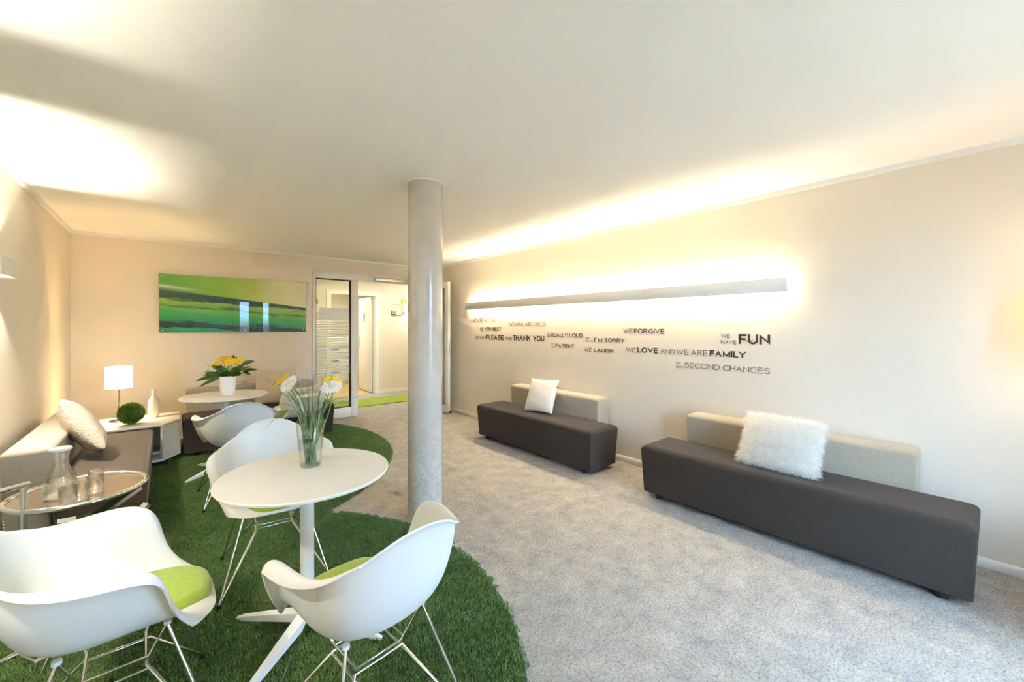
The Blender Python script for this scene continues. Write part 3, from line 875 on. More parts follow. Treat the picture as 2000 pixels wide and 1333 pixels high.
GLYPH = {   # centre lines of plain sans capitals, cap height 1
 'A': [[(0, 0), (.35, 1), (.70, 0)], [(.12, .34), (.58, .34)]],
 'B': [_STEM, [(0, 1), (.34, 1)] + _arc(.34, .76, .24, .24, 90, -90) + [(0, .52)], [(0, .52), (.36, .52)] + _arc(.36, .26, .27, .26, 90, -90) + [(0, 0)]],
 'C': [_arc(.42, .5, .42, .5, 42, 318, 24)],
 'D': [[(0, 0), (0, 1), (.30, 1)] + _arc(.30, .5, .38, .5, 90, -90, 18) + [(0, 0)]],
 'E': [_STEM, [(0, 1), (.60, 1)], [(0, .52), (.56, .52)], [(0, 0), (.63, 0)]],
 'F': [_STEM, [(0, 1), (.58, 1)], [(0, .50), (.50, .50)]],
 'G': [_arc(.43, .5, .43, .5, 42, 322, 24) + [(.80, .20), (.80, .46), (.45, .46)]],
 'H': [_STEM, [(.66, 0), (.66, 1)], [(0, .53), (.66, .53)]],
 'I': [_STEM],
 'K': [_STEM, [(.62, 1), (0, .38)], [(.24, .62), (.66, 0)]],
 'L': [_STEM, [(0, 0), (.55, 0)]],
 'M': [[(0, 0), (0, 1), (.39, 0), (.78, 1), (.78, 0)]],
 'N': [[(0, 0), (0, 1), (.66, 0), (.66, 1)]],
 'O': [_arc(.45, .5, .45, .5, 0, 360, 32)],
 'P': [_STEM, [(0, 1), (.36, 1)] + _arc(.36, .73, .26, .27, 90, -90) + [(0, .46)]],
 'R': [_STEM, [(0, 1), (.38, 1)] + _arc(.38, .74, .26, .26, 90, -90) + [(0, .48)], [(.34, .48), (.68, 0)]],
 'S': [_smooth([(.60, .74), (.53, .92), (.33, 1), (.11, .92), (.05, .75), (.14, .59), (.34, .51), (.54, .43), (.63, .26), (.55, .08), (.33, 0), (.09, .08), (.0, .29)])],
 'T': [[(0, 1), (.68, 1)], [(.34, 0), (.34, 1)]],
 'U': [[(0, 1), (0, .33)] + _arc(.33, .33, .33, .33, 180, 360) + [(.66, 1)]],
 'V': [[(0, 1), (.35, 0), (.70, 1)]],
 'W': [[(0, 1), (.25, 0), (.50, 1), (.75, 0), (1.0, 1)]],
 'Y': [[(0, 1), (.34, .44), (.68, 1)], [(.34, .46), (.34, 0)]],
 "'": [[(0, 1), (0, .70)]],
}
def ribbon2d(path, wt):
    """thicken a polyline; returns left and right outlines"""
    p = [Vector((x, wt / 2 + y * (1 - wt))) for x, y in path]
    if (p[0] - p[-1]).length > 1e-4:
        for e, q in ((0, 1), (-1, -2)):
            if path[e][1] < .01 or path[e][1] > .99:
                d = (p[e] - p[q]).normalized()
                if abs(d.y) > .2: p[e] = p[e] + d * wt
        closed = False
    else: closed = True
    n = len(p); L_, R_ = [], []
    for i in range(n):
        a = p[i] - p[i - 1] if i > 0 else (p[-1] - p[-2] if closed else p[1] - p[0])
        b = p[i + 1] - p[i] if i < n - 1 else (p[1] - p[0] if closed else a)
        a = a.normalized(); b = b.normalized()
        m = a + b
        m = Vector((-m.y, m.x)) if m.length > .05 else Vector((-a.y, a.x))
        m.normalize()
        k = wt / 2 / max(.22, m.dot(Vector((-a.y, a.x))))
        L_.append(p[i] + m * k); R_.append(p[i] - m * k)
    cl = lambda v: (v.x, min(1, max(0, v.y)))
    return [cl(v) for v in L_], [cl(v) for v in R_]
def word(txt, u0, v0, u1, v1, bold, parent, mat, zz=None):
    """measured box of the word in the photograph -> Y and Z on the wall"""
    ya, zt = on_right_wall(u0, v0); yb, zb = on_right_wall(u1, v1)
    if zz: zt, zb = zz
    wt = (.095, .15, .20)[bold]
    V2, F = [], []
    x = 0.0
    for ch in txt:
        if ch == ' ': x += .32; continue
        mxx = 0
        for path in GLYPH[ch]:
            A, B = ribbon2d(path, wt); b = len(V2); n = len(A)
            for (lx_, ly_), (rx_, ry_) in zip(A, B):
                mxx = max(mxx, lx_, rx_)
                for dpt in (0, 1): V2 += [(x + lx_, ly_, dpt), (x + rx_, ry_, dpt)]
            for i in range(n - 1):
                q = b + i * 4; r = q + 4
                F += [(q + 2, r + 2, r + 3, q + 3), (q, r, r + 2, q + 2), (q + 1, q + 3, r + 3, r + 1)]
            F += [(b, b + 2, b + 3, b + 1), (b + (n - 1) * 4, b + (n - 1) * 4 + 1, b + (n - 1) * 4 + 3, b + (n - 1) * 4 + 2)]
        x += mxx + .13 + .4 * wt
    a = np.array(V2)
    mn, mx = a.min(0), a.max(0)
    fx_ = (a[:, 0] - mn[0]) / max(mx[0] - mn[0], 1e-6); fz = a[:, 1]
    out = np.stack([XR - .0003 - .0014 * a[:, 2], ya + (yb - ya) * fx_, zb + (zt - zb) * fz], 1)
    out -= np.array(parent.location)
    return obj('word', out, F, mat, parent)
def c6(x0, y0, x1, y1): return (900 + x0 / 5.5556, 580 + y0 / 5.557, 900 + x1 / 5.5556, 580 + y1 / 5.557)
def c7(x0, y0, x1, y1): return (1200 + x0 / 5, 600 + y0 / 5, 1200 + x1 / 5, 600 + y1 / 5)
PHR = [   # label, words: (text, box, weight, optional split of the box into words by x)
 ('topmost brown phrase HOUSE WE LIVE at the pillar end of the light bar', [('IN', c6(103, 246, 113, 258), 0), ('THIS', c6(103, 262, 130, 277), 0), ('HOUSE', c6(133, 240, 240, 278), 1), ('WE LIVE', c6(250, 235, 388, 276), 0, ((250, 300), (315, 388)))]),
 ('short brown phrase VERY BEST lettered on the wall', [('WE DO', c6(210, 333, 246, 350), 0), ('OUR', c6(212, 355, 246, 370), 0), ('VERY BEST', c6(257, 330, 437, 371), 1, ((257, 340), (348, 437)))]),
 ('thin brown phrase WE MAKE MISTAKES lettered on the wall', [('WE', c6(527, 277, 590, 319), 0), ('MAKE', c6(596, 276, 706, 319), 0), ('MISTAKES', c6(711, 275, 923, 320), 0)]),
 ('bold brown phrase WE SAY PLEASE AND THANK YOU on the wall', [('WE SAY', c6(155, 425, 263, 463), 0, ((155, 205), (210, 263))), ('PLEASE', c6(272, 412, 466, 471), 2), ('AND', c6(482, 434, 554, 473), 0), ('THANK YOU', c6(567, 417, 906, 487), 2, ((567, 760), (781, 906)))]),
 ('brown phrase WE ARE REALLY LOUD lettered on the wall', [('WE', c6(935, 391, 962, 407), 0), ('ARE', c6(935, 422, 970, 437), 0), ('REALLY LOUD', c6(975, 393, 1324, 444), 1, ((975, 1161), (1178, 1324)))]),
 ('brown phrase WE ARE PATIENT lettered on the wall', [('WE', c6(980, 503, 1007, 519), 0), ('ARE', c6(980, 533, 1015, 549), 0), ('PATIENT', c6(1028, 508, 1231, 557), 1)]),
 ("brown phrase AND WE SAY I'M SORRY lettered on the wall", [('AND', c6(1353, 441, 1398, 458), 0), ('WE SAY', c6(1353, 470, 1436, 488), 0, ((1353, 1385), (1394, 1436))), ("I' M SORRY", c6(1445, 445, 1779, 500), 1, ((1447, 1472), (1493, 1535), (1560, 1779)))]),
 ('brown phrase WE LAUGH lettered on the wall', [('WE', c6(1338, 550, 1424, 601), 0), ('LAUGH', c6(1446, 558, 1656, 612), 1)]),
 ('brown phrase WE FORGIVE lettered on the wall', [('WE', c7(88, 212, 180, 261), 0), ('FORGIVE', c7(193, 212, 488, 264), 1)]),
 ('longest brown phrase WE LOVE AND WE ARE FAMILY on the wall', [('WE', c7(115, 395, 211, 445), 0), ('LOVE', c7(225, 392, 425, 456), 2), ('AND', c7(444, 408, 590, 464), 0), ('WE', c7(607, 413, 723, 471), 0), ('ARE', c7(749, 418, 910, 481), 0), ('FAMILY', c7(931, 422, 1291, 500), 2)]),
 ('largest boldest brown phrase WE HAVE FUN on the wall', [('WE', c7(1040, 264, 1130, 304), 0), ('HAVE', c7(1040, 323, 1193, 363), 0), ('FUN', c7(1214, 265, 1521, 370), 2)]),
 ('lowest thin brown phrase WE GIVE SECOND CHANCES on the wall', [('WE', c7(600, 535, 648, 560), 0), ('GIVE', c7(600, 571, 670, 596), 0), ('SECOND CHANCES', c7(684, 541, 1521, 658), 0, ((684, 1028), (1060, 1521)))]),
]
for lab, words_ in PHR:
    y, z = on_right_wall(words_[-1][1][0], words_[-1][1][3])
    p = thing('wall_lettering', lab, 'lettering', (XR, y, z), 0, 'phrases lettered on the right wall')
    for wd_ in words_:
        t_, b_, bold = wd_[:3]
        mt = 'letters' if bold else 'letters_l'
        if len(wd_) == 3: word(t_, *b_, bold, p, mt)
        else:
            zz = (on_right_wall(b_[0], b_[1])[1], on_right_wall(b_[2], b_[3])[1])
            parts_ = t_.split(' ')
            if wd_[0].startswith('SECOND'): cv_ = lambda q: 1200 + q / 5
            else: cv_ = lambda q: 900 + q / 5.5556
            for pt, (xa, xb) in zip(parts_, wd_[3]): word(pt, cv_(xa), 0, cv_(xb), 0, bold, p, mt, zz)

# ================================================================== ARMCHAIRS
CP = np.array([
 [(0.0000, 0.2623, 0.4020), (0.0898, 0.2596, 0.4020), (0.1571, 0.2429, 0.4020), (0.1993, 0.2151, 0.4060), (0.2200, 0.1928, 0.4160), (0.2255, 0.1911, 0.4135)],
 [(0.0000, 0.2364, 0.4320), (0.0898, 0.2318, 0.4310), (0.1616, 0.2114, 0.4300), (0.2101, 0.1817, 0.4420), (0.2352, 0.1650, 0.4620), (0.2430, 0.1650, 0.4583)],
 [(0.0000, 0.1391, 0.4340), (0.0898, 0.1363, 0.4310), (0.1706, 0.1316, 0.4350), (0.2263, 0.1279, 0.4720), (0.2523, 0.1279, 0.5300), (0.2640, 0.1302, 0.5238)],
 [(0.0000, 0.0278, 0.4240), (0.0992, 0.0302, 0.4273), (0.1874, 0.0471, 0.4482), (0.2420, 0.0806, 0.5325), (0.2673, 0.1069, 0.6514), (0.2891, 0.1126, 0.6427)],
 [(0.0000, -0.0834, 0.4180), (0.0993, -0.0821, 0.4203), (0.1939, -0.0621, 0.4459), (0.2507, -0.0132, 0.5470), (0.2717, 0.0337, 0.6906), (0.3046, 0.0360, 0.6825)],
 [(0.0000, -0.1715, 0.4360), (0.0993, -0.1666, 0.4400), (0.1903, -0.1427, 0.4721), (0.2444, -0.0952, 0.5721), (0.2637, -0.0546, 0.6862), (0.2960, -0.0592, 0.6812)],
 [(0.0000, -0.2243, 0.5000), (0.0992, -0.2156, 0.5011), (0.1837, -0.1891, 0.5335), (0.2312, -0.1522, 0.6100), (0.2466, -0.1275, 0.6813), (0.2700, -0.1379, 0.6813)],
 [(0.0000, -0.2549, 0.5900), (0.0945, -0.2475, 0.5890), (0.1695, -0.2221, 0.6064), (0.2090, -0.1998, 0.6494), (0.2221, -0.1874, 0.6918), (0.2360, -0.1989, 0.6949)],
 [(0.0000, -0.2781, 0.6926), (0.0851, -0.2697, 0.6899), (0.1457, -0.2514, 0.6912), (0.1781, -0.2354, 0.7010), (0.1893, -0.2274, 0.7154), (0.1976, -0.2366, 0.7191)],
 [(0.0000, -0.2948, 0.7813), (0.0711, -0.2889, 0.7731), (0.1203, -0.2765, 0.7559), (0.1487, -0.2605, 0.7346), (0.1620, -0.2500, 0.7228), (0.1676, -0.2557, 0.7253)],
 [(0.0000, -0.3096, 0.7933), (0.0734, -0.3041, 0.7831), (0.1237, -0.2904, 0.7601), (0.1528, -0.2728, 0.7396), (0.1665, -0.2601, 0.7288), (0.1715, -0.2642, 0.7288)],
], dtype=float)
# rounder front corners and a slightly fuller seat front
CP[0, 2] = (.140, .247, CP[0, 2, 2]); CP[0, 3] = (.178, .226, CP[0, 3, 2]); CP[0, 4] = (.198, .208, CP[0, 4, 2]); CP[0, 5] = (.208, .195, CP[0, 5, 2])
CP[1, 3, :2] = (.203, .182); CP[1, 4, :2] = (.224, .168); CP[1, 5, :2] = (.232, .160)
for _r, _d in ((0, .010), (1, .013), (2, .008)): CP[_r, :4, 2] += _d
_G = CP[:, 5:6].copy(); _G[:, :, 2] -= .003; _G[:, :, 0] += .001
for _r, _k in ((2, .35), (3, .9), (4, 1.15), (5, 1.0), (6, .65), (7, .38), (8, .2), (9, .07)):
    CP[_r, 4, 0] -= .022 * _k; CP[_r, 3, 0] -= .010 * _k; CP[_r, 4, 2] += .004 * _k
    CP[_r, 5, 2] = CP[_r, 4, 2] - .002
    _G[_r, 0] = CP[_r, 5] + np.array([.006 * _k, .004 * _k, -.036 * _k])
_G[0, 0] = (.217, .182, CP[0, 5, 2] + .004); _G[1, 0] = (.238, .150, CP[1, 5, 2] + .002)
CP = np.concatenate([CP, _G], 1)
def full_grid(cp):
    left = cp[:, :0:-1].copy(); left[:, :, 0] *= -1
    return np.concatenate([left, cp], 1)
GRID = full_grid(CP)
def bspline_basis(n, m):
    """clamped uniform cubic B-spline basis: m samples over n control points -> m x n"""
    deg = 3
    kn = np.concatenate([[0] * deg, np.linspace(0, 1, n - deg + 1), [1] * deg])
    t = np.asarray(m, float)
    B = np.zeros((len(t), n + deg))
    for i in range(n + deg):
        B[:, i] = ((t >= kn[i]) & (t < kn[i + 1])).astype(float)
    B[t >= 1, n - 1] = 1
    for d in range(1, deg + 1):
        Bn = np.zeros_like(B)
        for i in range(n + deg - d):
            a = (t - kn[i]) / (kn[i + d] - kn[i]) * B[:, i] if kn[i + d] > kn[i] else 0
            b = (kn[i + d + 1] - t) / (kn[i + d + 1] - kn[i + 1]) * B[:, i + 1] if kn[i + d + 1] > kn[i + 1] else 0
            Bn[:, i] = a + b
        Bn[t >= 1, n - 1] = 1
        B = Bn
    return B[:, :n]
def surf(ss, ts):
    Bs = bspline_basis(GRID.shape[0], ss); Bt = bspline_basis(GRID.shape[1], ts)
    return np.einsum('si,tj,ijk->stk', Bs, Bt, GRID)
def grid_normals(P):
    ds = np.gradient(P, axis=0); dt = np.gradient(P, axis=1)
    n = np.cross(dt, ds); n /= np.linalg.norm(n, axis=2, keepdims=True) + 1e-12
    return n
def shell_mesh():
    ns, nt_ = 46, 68
    P = surf(np.linspace(0, 1, ns), np.linspace(0, 1, nt_))
    N = grid_normals(P)
    if N[10, nt_ // 2, 2] < 0: N = -N
    T = .0065
    A = P.reshape(-1, 3); B = (P - N * T).reshape(-1, 3)
    V = np.concatenate([A, B]); o = ns * nt_
    F = []
    idx = lambda i, j: i * nt_ + j
    for i in range(ns - 1):
        for j in range(nt_ - 1):
            a, b, c, d = idx(i, j), idx(i, j + 1), idx(i + 1, j + 1), idx(i + 1, j)
            F.append((a, b, c, d)); F.append((o + a, o + d, o + c, o + b))
    for j in range(nt_ - 1):
        a, b = idx(0, j), idx(0, j + 1); F.append((b, a, o + a, o + b))
        a, b = idx(ns - 1, j), idx(ns - 1, j + 1); F.append((a, b, o + b, o + a))
    for i in range(ns - 1):
        a, b = idx(i, 0), idx(i + 1, 0); F.append((a, b, o + b, o + a))
        a, b = idx(i, nt_ - 1), idx(i + 1, nt_ - 1); F.append((b, a, o + a, o + b))
    return V, F
def pad_mesh():
    # seat pad: superellipse patch of the shell surface, lifted along its normal
    n_r, n_a = 14, 56
    V, F = [], []
    s0, sr = .258, .246
    tr = .19
    ss = np.linspace(0, 1, 201); P = surf(ss, ss); N = grid_normals(P)
    if N[40, 100, 2] < 0: N = -N
    def at(s, t):
        i = min(200, max(0, int(round(s * 200)))); j = min(200, max(0, int(round(t * 200))))
        fi = min(max(s * 200, 0), 199.999); fj = min(max(t * 200, 0), 199.999); i = int(fi); j = int(fj); a = fi - i; b = fj - j
        def bl(G): return G[i, j] * (1 - a) * (1 - b) + G[i + 1, j] * a * (1 - b) + G[i, j + 1] * (1 - a) * b + G[i + 1, j + 1] * a * b
        return bl(P), bl(N)
    p, n = at(s0, .5); V.append(p + n * .026)
    for r in range(1, n_r + 1):
        f = r / n_r
        for k in range(n_a):
            a = 2 * PI * k / n_a
            ca, sa = math.cos(a), math.sin(a)
            e = (abs(ca) ** 3 + abs(sa) ** 3) ** (-1 / 3)
            p, n = at(s0 + sr * f * sa * e, .5 + tr * f * ca * e)
            h = .026 if f < .86 else .026 * math.sqrt(max(0, 1 - ((f - .86) / .14) ** 2))
            V.append(p + n * (h + .0005))
    for k in range(n_a): F.append((0, 1 + k, 1 + (k + 1) % n_a))
    for r in range(n_r - 1):
        for k in range(n_a):
            a = 1 + r * n_a + k; b = 1 + r * n_a + (k + 1) % n_a
            F.append((a, a + n_a, b + n_a, b))
    return V, F
def make_chair():
    t = thing('armchair', 'white shell armchair', 'chair')
    V, F = shell_mesh(); s = obj('shell', V, F, 'plastic', t, True); auto_smooth(s, 60)
    V, F = pad_mesh(); obj('seat_pad', V, F, 'pad', t, True)
    MX, MYf, MYb, MZ = .135, .125, -.115, .412
    FX, FYf, FYb = .245, .250, -.250
    for sx in (-1, 1):
        for fy, my in ((FYf, MYf), (FYb, MYb)):
            V1, F1 = tube_geo([(sx * FX, fy, .014), (sx * MX, my, MZ)], .0055, 8)
            lg = auto_smooth(obj('leg', V1, F1, 'chrome', t, True), 50)
            lathe('glide', [(0, 0), (.010, 0), (.011, .004), (.009, .022), (0, .022)], 'black_rubber', lg, 12, (sx * FX, fy, 0))
    zl, zu = .275, .292
    def brace(name, pts, r): tube(name, pts, r, 'chrome', t, 8)
    for fy, my, hy_ in ((FYf, MYf, .075), (FYb, MYb, -.070)):
        brace('brace', [(-FX, fy, .018), (-.085, hy_, zl), (.085, hy_, zl), (FX, fy, .018)], .0045)
        brace('truss_wire', [(-MX, my, MZ), (-.08, hy_, zu), (.08, hy_, zu), (MX, my, MZ)], .0038)
    for sx in (-1, 1):
        x = sx * .088
        brace('brace', [(sx * FX, FYf, .018), (x, .085, zl - .012), (x, -.08, zl - .012), (sx * FX, FYb, .018)], .0045)
        brace('truss_wire', [(sx * MX, MYf, MZ), (x, .08, zu + .012), (x, -.075, zu + .012), (sx * MX, MYb, MZ)], .0038)
        for my in (MYf, MYb):
            lathe('mount', [(0, 0), (.011, 0), (.011, .012), (0, .012)], 'plastic', t, 12, (sx * MX, my, MZ))
    return t
chair0 = make_chair()
CH = [  # x, y, heading of the forward direction (deg from +X), label
 (-0.131, 1.849, 2.3, 'white shell armchair with lime pad cut by the left edge, beside the chrome table'),
 (0.522, 1.374, 97.7, 'white shell armchair seen from behind, in front of the nearest table and pillar'),
 (0.459, 2.639, -96.2, 'white shell armchair behind the glass vase, pushed under the nearest table'),
 (0.443, 4.003, 90.7, 'white shell armchair seen from behind, pulled up to the far table'),
 (1.06, 4.80, 178, 'white shell armchair with lime pad right of the far table, behind the flowers'),
]
for i, (x, y, a, lab) in enumerate(CH):
    c = chair0 if i == 0 else copy_tree(chair0)
    c.location = (x, y, .012); c.rotation_euler = (0, 0, math.radians(a - 90))
    tag(c, lab, 'chair', 'white shell armchairs on the turf')

# ================================================================== ROUND TABLES
TZ = .715
def make_table():
    t = thing('round_table', 'round white table', 'table')
    R = .352
    lathe('table_top', [(0, TZ - .022), (R - .03, TZ - .022), (R - .004, TZ - .014), (R, TZ - .008), (R, TZ - .003), (R - .003, TZ), (0, TZ)], 'table', t, 96, ang=35)
    lathe('table_pole', [(.031, .05), (.029, .30), (.029, TZ - .05), (.07, TZ - .03), (.09, TZ - .022)], 'table_metal', t, 32)
    for k in range(4):
        a = math.radians(40 + 90 * k); c, s = math.cos(a), math.sin(a)
        V = []
        for d, hw, zt, zb in ((.02, .026, .085, .045), (.16, .020, .058, .026), (.33, .011, .022, .0), (.365, .007, .010, .0)):
            for q in (-1, 1):
                for z in (zb, zt): V.append((d * c - q * hw * s, d * s + q * hw * c, z))
        F = [(0, 1, 3, 2), (12, 14, 15, 13)]
        for i in range(3):
            b = i * 4
            F += [(b, b + 4, b + 5, b + 1), (b + 2, b + 3, b + 7, b + 6), (b + 1, b + 5, b + 7, b + 3), (b, b + 2, b + 6, b + 4)]
        obj('foot_arm', V, F, 'table_metal', t)
    lathe('hub', [(.034, .04), (.036, .10), (.030, .13)], 'table_metal', t, 24)
    return t
tb = make_table(); tb.location = (.482, 2.01, .012 - .012 + .010); tb.rotation_euler = (0, 0, math.radians(0))
tag(tb, 'round white pedestal table nearest the camera, carrying the glass vase', 'table', 'round white pedestal tables')
tb2 = copy_tree(tb); tb2.location = (.42, 4.77, .010); tb2.rotation_euler = (0, 0, math.radians(-7))
tag(tb2, 'round white pedestal table by the end wall, carrying the white vase', 'table', 'round white pedestal tables')
TT = TZ + .010

# ================================================================== FLOWERS
def gerbera(label, group, head, normal, foot, petal, centre, R=.045, n=22, stem_r=.003):
    """head: centre of the flower; normal: where it faces; foot: lower end of the stem (world)"""
    g = thing('gerbera', label, 'flower', foot, 0, group)
    h = Vector(head) - Vector(foot); nn = Vector(normal).normalized()
    s = nn.cross(Vector((0, 0, 1)));  s = s.normalized() if s.length > .05 else Vector((1, 0, 0))
    u = s.cross(nn).normalized()
    pts = []
    mid = h - nn * h.length * .35
    for k in range(9):
        f = k / 8
        pts.append(((1 - f) ** 2) * Vector((0, 0, 0)) + 2 * f * (1 - f) * mid + f * f * (h - nn * .004))
    tube('stem', pts, stem_r, 'stem', g, 6)
    for ring, (r0, r1, hw, lift, cnt) in enumerate(((.010, R, .0065, .004, n), (.008, R * .78, .006, .010, int(n * .7)))):
        for k in range(cnt):
            a = 2 * PI * (k + .5 * ring) / cnt + random.uniform(-.05, .05)
            d = s * math.cos(a) + u * math.sin(a); q = nn.cross(d)
            rr = r1 * random.uniform(.92, 1.05)
            lf = lift + random.uniform(-.002, .002)
            P = [h + d * r0 + nn * (.002 + .002 * ring), h + d * rr * .55 + q * hw + nn * (lf + .002), h + d * rr * .9 + q * hw * .8 + nn * lf,
                 h + d * rr + nn * (lf - .001), h + d * rr * .9 - q * hw * .8 + nn * lf, h + d * rr * .55 - q * hw + nn * (lf + .002)]
            V = P + [p - nn * .0008 for p in P]
            F = [(0, 1, 2, 3, 4, 5), (11, 10, 9, 8, 7, 6)] + [(i, i + 6, (i + 1) % 6 + 6, (i + 1) % 6) for i in range(6)]
            obj('petal', V, F, petal, g)
    V, F = [], []
    prof = [(.0, .014), (.006, .013), (.011, .010), (.013, .005), (.012, .0), (.008, -.008), (0, -.010)]
    rings = []
    for r, z in prof:
        b = len(V); m_ = 14
        V += [h + (s * math.cos(2 * PI * j / m_) + u * math.sin(2 * PI * j / m_)) * max(r, .0003) + nn * z for j in range(m_)]; rings.append(b)
    for a_, b_ in zip(rings[:-1], rings[1:]):
        for j in range(14): F.append((a_ + j, b_ + j, b_ + (j + 1) % 14, a_ + (j + 1) % 14))
    obj('flower_centre', V, F, centre, g, True)
    return g

def px_at_depth(u, v, d):
    """point at depth d along the view axis behind pixel (u,v)"""
    k = d / FPX
    return Vector(((S_ * FPX + C_ * (u - 1000)) * k, (C_ * FPX - S_ * (u - 1000)) * k, CAM_H + (639 - v) * k))

# glass vase on the nearest table
VX, VY = .515, 2.085
vz = thing('glass_vase', 'tapered clear glass vase of grass on the nearest table', 'vase', (VX, VY, TT))
HV = .212
lathe('vase_wall', [(.044, .012), (.0465, .05), (.0605, HV), (.0615, HV + .001), (.0625, HV), (.0485, .05), (.046, .004), (.044, 0), (0, 0)], 'glass', vz, 48)
lathe('vase_base', [(0, .0105), (.0435, .0105), (.0435, .0008), (0, .0008)], 'glass', vz, 40)
lathe('water', [(0, .0118), (.0430, .0118), (.0505, .125), (0, .125)], 'water', vz, 40)
dV = S_ * VX + C_ * VY
def toward_cam(p, upw): 
    d = Vector((0, 0, CAM_H)) - Vector(p); d.z = 0; d.normalize(); return d
right = Vector((C_, -S_, 0)); back = Vector((S_, C_, 0))
def foot_in_vase(a, r=.02): return (VX + r * math.cos(a), VY + r * math.sin(a), TT + .014)
up = Vector((0, 0, 1))
gerbera('white gerbera leaning left in the glass vase', 'gerberas in the glass vase', px_at_depth(565, 751, dV - .02), -right * .45 + up * .75 - back * .75, foot_in_vase(0), 'petal_w', 'disc_w', .050)
gerbera('yellow gerbera behind the white one leaning left', 'gerberas in the glass vase', px_at_depth(551, 744, dV + .05), -right * .8 + up * .7 - back * .1, foot_in_vase(1.4), 'yellow', 'yellow_c', .043)
gerbera('white gerbera facing up at right in the glass vase', 'gerberas in the glass vase', px_at_depth(648, 757, dV - .03), up * 1.0 - back * .55 + right * .1, foot_in_vase(3), 'petal_w', 'disc_w', .052)
gerbera('yellow gerbera behind the right white one', 'gerberas in the glass vase', px_at_depth(650, 746, dV + .05), up * .9 - back * .3 + right * .45, foot_in_vase(4.6), 'yellow', 'yellow_c', .046)

def ribbon(name, pts, w0, w1, mat, parent, roll=None):
    V, F = [], []
    n = len(pts)
    for i, p in enumerate(pts):
        t = (pts[min(i + 1, n - 1)] - pts[max(i - 1, 0)]).normalized()
        s = t.cross(roll if roll is not None else Vector((0, 0, 1)))
        if s.length < .05: s = t.cross(Vector((1, .3, 0)))
        s.normalize(); nn = s.cross(t)
        w_ = w0 + (w1 - w0) * (i / (n - 1)) ** 1.5
        V += [p - s * w_, p + nn * w_ * .35, p + s * w_]
    for i in range(n - 1):
        b = i * 3
        F += [(b, b + 3, b + 4, b + 1), (b + 1, b + 4, b + 5, b + 2), (b, b + 2, b + 5, b + 3)]
    return obj(name, V, F, mat, parent, True)

gr = thing('grass_bunch', 'bunch of long thin green grass blades in the glass vase', 'grass', (VX, VY, TT + .012))
def blade(tip, a, r=.026, bend=.5, w=.0022):
    tipL = Vector(tip) - Vector((VX, VY, TT + .012))
    base = Vector((r * math.cos(a), r * math.sin(a), 0)) * random.uniform(.2, 1)
    rim = Vector((tipL.x, tipL.y, 0)); rim = rim.normalized() * min(rim.length * .35, .045) if rim.length > 1e-4 else rim
    rim.z = HV * .95
    ctl = rim + (rim - base).normalized() * (tipL - rim).length * bend
    pts = []
    for k in range(5): pts.append(base.lerp(rim, k / 5))
    for k in range(11):
        f = k / 10; pts.append((1 - f) ** 2 * rim + 2 * f * (1 - f) * ctl + f * f * tipL)
    ribbon('grass_blade', pts, w, .0005, 'blade', gr, Vector((random.uniform(-1, 1), random.uniform(-1, 1), .2)))
TIPS = [(590, 695), (607, 710), (616, 725), (585, 735), (575, 728), (604, 745), (622, 752), (632, 728), (640, 722), (660, 708), (668, 700), (676, 725), (690, 745),
        (694, 760), (700, 778), (684, 786), (520, 745), (470, 735), (487, 742), (545, 770), (530, 790), (512, 840), (555, 805), (540, 815), (595, 760), (612, 760), (627, 765), (600, 775), (618, 778), (636, 778), (582, 770), (592, 785), (609, 792), (625, 790), (640, 795), (574, 795), (586, 800), (600, 803), (614, 806), (630, 808), (645, 760), (655, 780), (568, 760), (610, 735), (598, 722), (622, 742)]
for i, (u, v) in enumerate(TIPS):
    blade(px_at_depth(u, v, dV + random.uniform(-.07, .07)), i * 2.4, bend=random.uniform(.45, .7), w=random.uniform(.0018, .0032))
blade(px_at_depth(500, 880, dV - .05), 1.0, bend=.9, w=.0014)

# white vase with bouquet on the far table
WX, WY = .437, 4.74
tag(lathe('flower_pot', [(0, 0), (.040, 0), (.050, .006), (.062, .06), (.066, .12), (.066, .184), (.064, .186), (.060, .184), (.060, .13), (0, .13)], 'vase_white', None, 40, (WX, WY, TT)),
    'white rounded vase of yellow flowers on the far table', 'vase')
dW = S_ * WX + C_ * WY
BF = [(424, 711, -.03, .058), (442, 702, .05, .055), (452, 704, -.02, .05), (433, 700, .10, .05), (467, 706, .0, .055), (447, 709, -.07, .045)]
BL_ = ['largest yellow gerbera at the left of the far bouquet', 'yellow gerbera upper middle of the far bouquet', 'yellow gerbera at the centre of the far bouquet',
       'topmost yellow gerbera at the back of the far bouquet', 'yellow gerbera at the right of the far bouquet', 'lowest front yellow gerbera of the far bouquet']
for i, (u, v, dd, r) in enumerate(BF):
    hd = px_at_depth(u, v, dW + dd)
    n_ = (hd - Vector((WX, WY, TT + .12))).normalized() * .8 + up * .5 - back * .6
    gerbera(BL_[i], 'yellow gerberas in the white vase', hd, n_, (WX + .02 * math.cos(i), WY + .02 * math.sin(i), TT + .132), 'yellow', 'yellow_c', r, 20)

